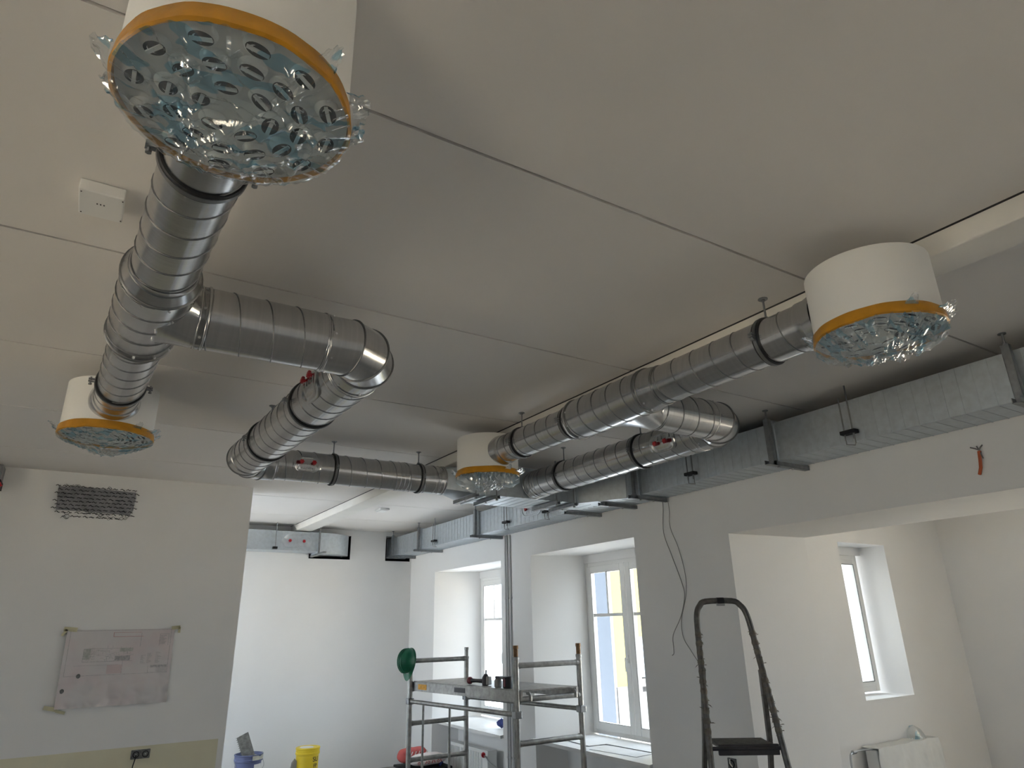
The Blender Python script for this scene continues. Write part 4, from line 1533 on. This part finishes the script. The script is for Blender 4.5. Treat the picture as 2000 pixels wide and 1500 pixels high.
post(P_N1, 1.385, ALU, RUST)
post(P_N2, 1.385, ALU, RUST)
post(P_F1, 1.33, ALU, ALU)
post(P_F2, 1.335, ALU, ALU)
for p, q, zs in ((P_N1, P_N2, (1.215, .935, .585, .265, -.05)), (P_F1, P_F2, (1.215, .935, .60, .255, -.05))):
    for z in zs:
        ru = MB().cyl((p.x, p.y, z), (q.x, q.y, z), .024, 16).build('rung', ALU, t, True)
        d = (q - p).normalized()
        for e, sg in ((p, 1), (q, -1)):
            MB().cyl((e.x + d.x * sg * .02, e.y + d.y * sg * .02, z), (e.x + d.x * sg * .04, e.y + d.y * sg * .04, z), .027, 16).build('weld_collar', ALU, ru, True)
for p, q in ((P_N1, P_F1), (P_N2, P_F2)):
    b_ = MB().tube([(p.x, p.y, .815), (q.x, q.y, .815)], .021, 14).build('brace', ALU, t, True)
    for e in (p, q):
        MB().box(e.x - .035, e.x + .035, e.y - .035, e.y + .035, .785, .845).build('claw', ZINC, b_, bevel=.008)
for s, (z0_, z1_) in ((.28, (ZF, .80)), (.10, (ZF, .80))):
    x = P_F1.x + (P_N1.x - P_F1.x) * s * 1.5
    y = P_F1.y + (P_N1.y - P_F1.y) * s * 1.5
    MB().cyl((x, y, z0_), (x, y, z1_), .012, 10).build('strut', ALU, t, True)

dk = thing('scaffold_deck', 'flat hatch platform lying on the scaffold rungs', 'platform', (3.6, 6.3, .96))
u_ = (P_N2 - P_N1).normalized()
wv_ = .62
a0, a1 = P_F1 + (P_N1 - P_F1) * -.005 + u_ * .04, P_N1 + u_ * .04 + V((0, -.02, 0))
deck = [a0, a0 + u_ * wv_, a1 + u_ * wv_, a1]
MB().prism([(p.x, p.y, 1.0) for p in deck], (0, 0, .012)).build('board', ALU, dk, fix=True)
for off, nm in ((0, 'side_beam'), (wv_, 'side_beam')):
    p, q = a0 + u_ * off, a1 + u_ * off
    sb = MB().bar((p.x, p.y, .962), (q.x, q.y, .962), .015, .045).build(nm, ALU, dk, bevel=.003)
    if off == 0:
        e = (q - p)
        f = p + e * .07
        g = p + e * .16
        MB().bar((f.x - .017, f.y, .962), (g.x - .017, g.y, .962), .001, .026).build('orange_label', LABELO, sb)
        f = p + e * .44
        g = p + e * .54
        MB().bar((f.x - .017, f.y, .967), (g.x - .017, g.y, .967), .001, .022).build('worn_label', CARDDARK, sb)
for e, sg in ((a1, -1), (a0, 1)):
    for off in (.06, wv_ - .06):
        c = e + u_ * off
        MB().tube([(c.x, c.y, .985), (c.x, c.y + sg * .03, .985), (c.x, c.y + sg * .055, .965), (c.x, c.y + sg * .055, .925)], .014, 8).build('hook', ALU, dk, True)

# helmet hung on the far left post
t = thing('safety_helmet', 'green safety helmet hanging on the left scaffold post', 'helmet', (3.13, 7.26, 1.2))
hc = V((3.155, 7.245, 1.215))
hax = V((-.93, -.25, .22)).normalized()         # crown direction
hb = V((.12, .10, 1)).normalized()
hb = (hb - hax * hb.dot(hax)).normalized()
hs = hax.cross(hb)


def shell(u, v):
    a = 2 * PI * u
    b2 = PI / 2 * v
    rx = .128 * (1 + .04 * math.cos(a))
    ry = .105
    q = math.cos(b2)
    h = .125 * math.sin(b2) ** .9
    k = 1 + (.035 * max(0, math.cos(2 * a)) * v)
    return hc + hb * (math.cos(a) * rx * q * k) + hs * (math.sin(a) * ry * q * k) + hax * h


MB().grid(shell, 40, 12, loop_u=True).build('shell', GREEN, t, True, 60)
brim = [[], [], []]
for k in range(40):
    a = 2 * PI * k / 40
    c_, s_ = math.cos(a), math.sin(a)
    ex = .012 + (.055 * max(0, -c_) ** 3)
    brim[0].append(hc + hb * c_ * .130 + hs * s_ * .105)
    brim[1].append(hc + hb * c_ * (.130 + ex) + hs * s_ * (.105 + .012) - hax * (.010 + .012 * max(0, -c_)))
    brim[2].append(hc + hb * c_ * (.124) + hs * s_ * (.099) - hax * .004)
MB().rings(brim).build('brim', GREEN, t, True, 50, fix=True)
for off in (-.022, 0, .022):
    pts = [shell(0, 0)] and [hc + hs * off + hb * (.128 * math.cos(th)) * 1.0 + hax * (.130 * math.sin(th) ** .9 + .002) for th in [PI * (i + 1) / 15 for i in range(14)]]
    MB().tube(pts, .005, 6).build('ridge', GREEN, t, True)
MB().tube([hc + hb * .09 + hs * .05, hc + hb * .02 + hs * .06 - hax * .02, hc - hb * .06 + hs * .05], .004, 6).build('harness_strap', DARKPL, t, True)

# tools on the deck
t = thing('cordless_driver', 'dark cordless driver lying on the scaffold deck', 'power tool', (3.47, 6.25, 1.012))
dv = (V((3.545, 6.09, 0)) - V((3.43, 6.40, 0))).normalized()
o_ = V((3.45, 6.38, 1.05))
MB().prof(o_ - dv * .02, dv, [(0, .002), (0, .026), (.012, .034), (.03, .034), (.045, .022)], 18).build('battery_end', TOOLRED, t, True, 40)
MB().tube([o_ + dv * .02, o_ + dv * .08, o_ + dv * .17], [.020, .016, .020], 12).build('handle', DARKPL, t, True)
hd = o_ + dv * .20
MB().prof(hd + V((0, 0, -.036)), (.15, .1, 1), [(0, .003), (0, .030), (.03, .036), (.065, .036), (.085, .026), (.10, .016), (.10, .002)], 18).build('motor_head', DARKPL, t, True, 40)
MB().cyl(hd + V((.012, .008, .06)), hd + V((.018, .012, .098)), .009, 10).build('chuck', ZINC, t, True)
MB().obox(hd + dv * .045 + V((0, 0, .006)), dv * .018, V((-dv.y, dv.x, 0)) * .026, V((0, 0, .038))).build('battery', BROWNPAPER, t, bevel=.006)

t = thing('cordless_driver', 'stubby dark driver standing beside the right scaffold post', 'power tool', (3.50, 5.78, 1.012))
c1, c2 = V((3.475, 5.87, 1.012)), V((3.50, 5.74, 1.012))
MB().prof(c1, (0, 0, 1), [(0, .003), (0, .026), (.010, .036), (.06, .036), (.078, .028), (.078, .002)], 18).build('battery', BROWNPAPER, t, True, 40)
MB().prof(c2, (0, 0, 1), [(0, .003), (0, .040), (.012, .046), (.075, .046), (.10, .046), (.102, .002)], 20).build('body', DARKPL, t, True, 40)
MB().box(3.455, 3.53, 5.70, 5.90, 1.088, 1.112).build('top_cap', DARKPL, t, bevel=.008)
MB().box(3.452, 3.462, 5.715, 5.735, 1.03, 1.10).build('red_stripe', TOOLRED, t)

# ================================================================== STEP LADDER
LT = math.radians(35)
lw = V((math.cos(LT), -math.sin(LT), 0))             # to the right
lf = V((math.sin(LT), math.cos(LT), 0))              # away from the viewer
lp = V((3.03, 2.86, 0)) + lw * .145                              # below the platform centre
t = thing('step_ladder', 'worn dark metal step ladder with tattered tape on its rails', 'ladder', (lp.x, lp.y, ZF))
ZPL = .93


def LP(a, b, z):
    return lp + lw * a + lf * b + V((0, 0, z))


lean = .16
halfw = lambda z: .140 + (1.66 - z) * .068          # rails spread towards the floor


def rail(sg, z):
    off = .028 * (1.66 - z)
    return LP(sg * halfw(z) + off - .012, -.10 + (z - ZPL) * lean, z)


arch = [rail(-1, ZF + (1.52 - ZF) * i / 8) for i in range(9)]
arch += [rail(-1, 1.60) + lw * .006, rail(-1, 1.64) + lw * .026, rail(-1, 1.663) + lw * .062]
arch += [rail(1, 1.663) - lw * .068, rail(1, 1.64) - lw * .028, rail(1, 1.60) - lw * .007]
arch += [rail(1, ZF + (1.52 - ZF) * (8 - i) / 8) for i in range(9)]
MB().tube(smooth_path(arch, 4), .0165, 12).build('front_rail', ALUDARK, t, True, 60)
MB().cyl(rail(-1, 1.663) + lw * .125, rail(-1, 1.663) + lw * .165, .0205, 14).build('joint_sleeve', RUBBER, t, True, 40)
MB().obox(rail(-1, 1.645) + lw * .145, lw * .022, lf * .012, V((0, 0, .008))).build('clip', ZINC, t)
# platform and steps
pf = MB()
pw = .155
A_ = [LP(-pw + .02, -.085, ZPL), LP(pw + .02, -.085, ZPL), LP(pw - .005, .145, ZPL), LP(-pw + .005, .145, ZPL)]
MB().prism(A_, (0, 0, .006)).build('platform', ALUDARK, t, fix=True)
for k in range(9):
    b_ = -.072 + k * .025
    MB().bar(LP(-pw + .03, b_, ZPL + .008), LP(pw - .0, b_, ZPL + .008), .006, .003).build('tread_rib', ALUDARK, t)
MB().bar(LP(-pw + .02, -.092, ZPL - .012), LP(pw + .025, -.092, ZPL - .012), .010, .026).build('platform_edge', DARKPL, t, bevel=.004)
MB().cyl(rail(-1, ZPL - .005), rail(1, ZPL - .005), .010, 10).build('pivot_bar', DARKPL, t, True)
for z in (.63, .35, .07):
    MB().bar(rail(-1, z) + V((0, 0, 0)), rail(1, z), .045, .012).build('step', ALUDARK, t, bevel=.003)
# rear legs
for sg in (-1, 1):
    top = LP(sg * .160 + .016, .03, 1.29 if sg > 0 else 1.31)
    bot = LP(sg * .215 + .02, .62, ZF)
    MB().bar(top, LP(sg * .178 + .018, .115, ZPL), .012, .017, tuple(lf)).build('rear_leg_upper', ALUDARK, t, bevel=.002)
    MB().bar(LP(sg * .178 + .018, .115, ZPL), bot, .012, .017, tuple(lf)).build('rear_leg', ALUDARK, t, bevel=.002)
    MB().cyl(bot, bot + V((0, 0, .05)), .022, 12).build('rubber_foot', RUBBER, t, True)
MB().bar(LP(-.225, .38, .35), LP(.25, .38, .35), .012, .015).build('rear_brace', ALUDARK, t)
# tape wraps and frayed bits
rnd = random.Random(21)
for sg in (-1, 1):
    z = 1.50
    while z > .98:
        p = rail(sg, z)
        q = rail(sg, z - .03)
        MB().tube([p, (p + q) / 2, q], [.0168, .0172 + rnd.uniform(0, .003), .0168], 9).build('tape_wrap', TATTER, t, True, 50)
        for _ in range(4):
            c = rail(sg, z - rnd.uniform(0, .05))
            dv_ = (lw * rnd.uniform(-1, 1) + lf * rnd.uniform(-1, .2) + V((0, 0, rnd.uniform(-.7, .5)))).normalized()
            ln = rnd.choice((.012, .018, .022, .03))
            b1 = c + dv_ * .014
            sd = dv_.cross(V((0, 0, 1))).normalized() * .005
            MB().add([b1 - sd, b1 + sd, b1 + dv_ * ln + V((0, 0, -.006)), b1 + dv_ * ln * .6 - sd * 1.5,
                      b1 - sd + dv_.cross(sd).normalized() * .0015, b1 + sd + dv_.cross(sd).normalized() * .0015],
                     [(0, 1, 2, 3), (0, 4, 5, 1), (4, 3, 2, 5), (0, 3, 4), (1, 5, 2)]).build('tape_flag', TATTER, t)
        z -= .048

# ================================================================== BUCKETS, TROWEL, BAG
def bucket(label, c, rb, rt_, h, material, rim_material):
    t = thing('bucket', label, 'bucket', (c[0], c[1], ZF), 'plaster buckets by the far wall')
    base = V(c)
    MB().prof(base, (0, 0, 1), [(0, .002), (0, rb), (h, rt_), (h, rt_ - .005), (.01, rb - .005), (.01, .002)], 44).build('body', material, t, True, 40)
    MB().prof(base, (0, 0, 1), [(h - .075, rt_ - .004), (h - .07, rt_ + .008), (h - .05, rt_ + .009), (h - .045, rt_ + .003), (h - .012, rt_ + .005), (h - .008, rt_ + .010), (h + .002, rt_ + .010), (h + .002, rt_ - .006)], 44).build('rim', rim_material, t, True, 40)
    return t


bc = V((2.03, 9.30, ZF))
bt = bucket('blue bucket holding a notched trowel by the far wall', bc, .125, .155, .43, BLUEBK, BLUEBK)
MB().grid(lambda u, v: (bc.x + (.160 + .004) * math.cos(-.2 - 1.3 * u), bc.y + .164 * math.sin(-.2 - 1.3 * u), ZF + .43 - .055 + .05 * v * (1 + .3 * math.sin(9 * u))), 16, 3).build('plaster_splash', PLASTERSPLASH, bt)
MB().grid(lambda u, v: (bc.x + .150 * math.cos(-.5 - .8 * u), bc.y + .150 * math.sin(-.5 - .8 * u), ZF + .08 + .25 * v), 12, 3).build('paper_label', PAPERM, bt)
MB().tube(smooth_path([(bc.x + .165, bc.y, ZF + .37), (bc.x + .17, bc.y - .06, ZF + .30), (bc.x + .10, bc.y - .16, ZF + .25), (bc.x, bc.y - .18, ZF + .24), (bc.x - .12, bc.y - .14, ZF + .26), (bc.x - .165, bc.y, ZF + .37)]), .0035, 6).build('bail', STEEL, bt, True)
yc_ = V((2.735, 9.30, ZF))
yb = bucket('yellow lidded bucket with dark lettering by the far wall', yc_, .130, .138, .43, YELLOWBK, YELLOWBK)
MB().prof(yc_, (0, 0, 1), [(.425, .145), (.436, .143), (.436, .11), (.430, .105), (.430, .001)], 40).build('lid', YELLOWBK, yb, True, 40)
MB().prof(yc_ + V((-.02, -.01, .430)), (0, 0, 1), [(0, .085), (.008, .08), (.008, .001)], 24).build('paper_scrap', PAPERM, yb, True, 40)


def curved_text(txt, size, ang, z):
    cu = bpy.data.curves.new('lettering', 'FONT')
    cu.body = txt
    cu.size = size
    cu.align_x = 'CENTER'
    cu.extrude = .001
    tmp = bpy.data.objects.new('lettering', cu)
    COL.objects.link(tmp)
    dg = bpy.context.evaluated_depsgraph_get()
    me = bpy.data.meshes.new_from_object(tmp.evaluated_get(dg))
    bpy.data.objects.remove(tmp, do_unlink=True)
    rr_ = .1365
    for v in me.vertices:
        a = ang + v.co.x / rr_
        r2_ = rr_ + .001 + v.co.z
        v.co = (yc_.x + r2_ * math.cos(a), yc_.y + r2_ * math.sin(a), ZF + z + v.co.y)
    me.materials.clear()
    me.materials.append(INK)
    return link('lettering', me, yb)


ang0 = math.atan2(-yc_.y, -yc_.x) + .82
curved_text('SU', .075, ang0, .285)
curved_text('FP', .060, ang0, .220)
curved_text('P', .075, ang0 - .1, .155)

t = thing('notched_trowel', 'grey plaster-caked notched trowel standing in the blue bucket', 'trowel', (1.95, 9.28, .1))
tu = V((.38, 0, -.92)).normalized()                   # along the blade, downwards right
tv = V((.92, -.05, .38)).normalized()
tn = tu.cross(tv).normalized()
tp = V((1.855, 9.235, .375))
poly = [tp, tp + tv * .135, tp + tv * .135 + tu * .33, tp + tu * .33]
nT = 14
edge = []
for k in range(nT):
    edge.append(tp + tu * (.33 - k * .33 / nT))
    edge.append(tp + tu * (.33 - (k + .5) * .33 / nT))
    edge.append(tp - tv * .014 + tu * (.33 - (k + .75) * .33 / nT))
poly = [tp + tv * .135 + tu * .0, tp + tv * .135 + tu * .33] + edge
MB().prism(poly, tn * .0025).build('blade', TROWEL, t, fix=True)
MB().tube([tp + tv * .065 + tu * .06 - tn * .03, tp + tv * .065 + tu * .20 - tn * .03], .013, 10).build('grip', PLASTERSPLASH, t, True)
m = MB()
for s_ in (.06, .19):
    m.bar(tp + tv * .065 + tu * s_, tp + tv * .065 + tu * s_ - tn * .03, .008, .004, tuple(tu))
m.build('bracket', TROWEL, t)
t = thing('float_board', 'small grey float leaning left of the yellow bucket', 'tool', (2.57, 9.27, ZF))
MB().prism([(2.50, 9.25, ZF), (2.60, 9.25, ZF), (2.60, 9.27, .045), (2.575, 9.27, .075), (2.54, 9.27, .03)], (0, .02, 0)).build('blade', BROWNPAPER, t, fix=True)
MB().box(2.53, 2.56, 9.20, 9.25, ZF + .10, ZF + .22).build('grip', DARKPL, t, bevel=.006)

# plaster bags beyond the scaffold
t = thing('tool_case', 'dark open case below the paper bags beside the far wall', 'case', (3.98, 8.55, ZF))
MB().box(3.70, 4.22, 8.30, 8.80, ZF, -.06).build('box', BROWNPAPER, t, bevel=.01)
MB().box(3.68, 4.24, 8.28, 8.82, -.075, -.045).build('edge', BLACK, t, bevel=.01)
MB().tube([(4.10, 8.36, -.04), (4.14, 8.38, .0), (4.18, 8.45, -.03)], .014, 8).build('blue_grip', BLUERAG, t, True)


def bag(label, c, sx, sy, sz, rz, matl, seed):
    def fn(u, v):
        a = 2 * PI * u
        b2 = PI * (v - .5)
        cx = math.copysign(abs(math.cos(a)) ** .45, math.cos(a)) * math.cos(b2) ** .5 * sx
        cy = math.copysign(abs(math.sin(a)) ** .45, math.sin(a)) * math.cos(b2) ** .5 * sy
        cz = math.sin(b2) * sz
        k = 1 + .10 * noise.noise(V((cx * 12, cy * 12, cz * 12 + seed)))
        x, y = cx * k, cy * k
        return (c[0] + x * math.cos(rz) - y * math.sin(rz), c[1] + x * math.sin(rz) + y * math.cos(rz), c[2] + cz * k)
    t = thing('plaster_bag', label, 'bag', (c[0], c[1], c[2] - sz), 'paper plaster bags')
    MB().grid(fn, 36, 14, loop_u=True).build('sack', matl, t, True, 60, fix=True)
    return t


bg1 = bag('white and red paper bag rolled up in front of the red bag', (3.97, 8.45, .035), .235, .12, .062, .10, BAGW, 3)
bg2 = bag('red and white paper bag behind the rolled bag', (3.86, 8.64, .065), .19, .09, .085, .05, BAGRED, 8)
rnd = random.Random(4)
for k in range(16):
    x = 3.80 + (k % 8) * .045
    z = .020 + (k // 8) * .038
    y = 8.45 - .126 + .02 * (k // 8) + (x - 3.97) * .10
    if k % 3 == 0:
        MB().tube([(x + .014 * math.cos(a * .7), y, z + .014 * math.sin(a * .7)) for a in range(9)], .0035, 5, loop=True).build('print_mark', BAGRED, bg1, True)
    else:
        MB().bar((x, y, z - .014), (x + .014 * (-1) ** k, y, z + .014), .004, .003, (0, 1, 0)).build('print_mark', BAGRED, bg1)
for k in range(6):
    x = 3.75 + k * .05
    MB().bar((x, 8.548 + (x - 3.86) * .05, .075), (x + .02, 8.548 + (x - 3.86) * .05, .115), .005, .004, (0, 1, 0)).build('print_mark', BAGW, bg2)

# ================================================================== OUTSIDE
g_ = MB().box(XP, 40, 5.0, 45, -.9, -.8).box(-30, -1.3, YL + .4, 45, -.9, -.8).box(-1.3, XP, YF + .5, 45, -.9, -.8)
struct('ground', g_, GROUND, 'pale gravel yard outside the windows')
g_ = MB().box(XR + .4, 40, -20, 5.0, -.9, -.8).box(XP, XR + .4, YA + .6, 5.0, -.9, -.8).box(-30, XWEST - .3, -20, YL + .4, -.9, -.8).box(XWEST - .3, XR + .4, -20, YBACK - .3, -.9, -.8)
struct('ground_warm_bounce', g_, WARM_BOUNCE, 'unseen warm brown ground added to tint the bounced daylight')  # unseen brown ground, added to warm the light entering the near windows
t = thing('yellow_house', 'house with pale shaded side and sunlit yellow front outside the windows', 'building', (12, 11, -.8))
MB().box(8.32, 16.0, 9.95, 13.2, .50, 6.5).build('wall', YELHOUSE, t)
MB().box(8.30, 16.05, 9.90, 13.2, -.8, .50).build('base', WHITEBASE, t)
MB().box(8.26, 8.32, 9.93, 13.2, -.8, 6.5).build('side_wall', PALEHOUSE, t)
MB().prism([(8.2, 9.5, 6.5), (8.2, 13.6, 6.5), (8.2, 11.6, 8.6)], (8.2, 0, 0)).build('roof', BRICKM, t, fix=True)
for (x, z) in ((9.2, .57), (11.2, .9), (13.2, .9), (9.4, 4.0), (11.2, 4.0), (13.2, 4.0)):
    w_ = MB().box(x - .38, x + .38, 9.91, 9.97, z, z + .75).build('window', WHITEBASE, t)
    for xx in (x - .18, x + .18):
        MB().box(xx - .15, xx + .15, 9.89, 9.92, z + .07, z + .68).build('pane', PALEHOUSE, w_)
    MB().box(x - .45, x + .45, 9.83, 9.95, z - .08, z).build('sill', WHITEBASE, w_)
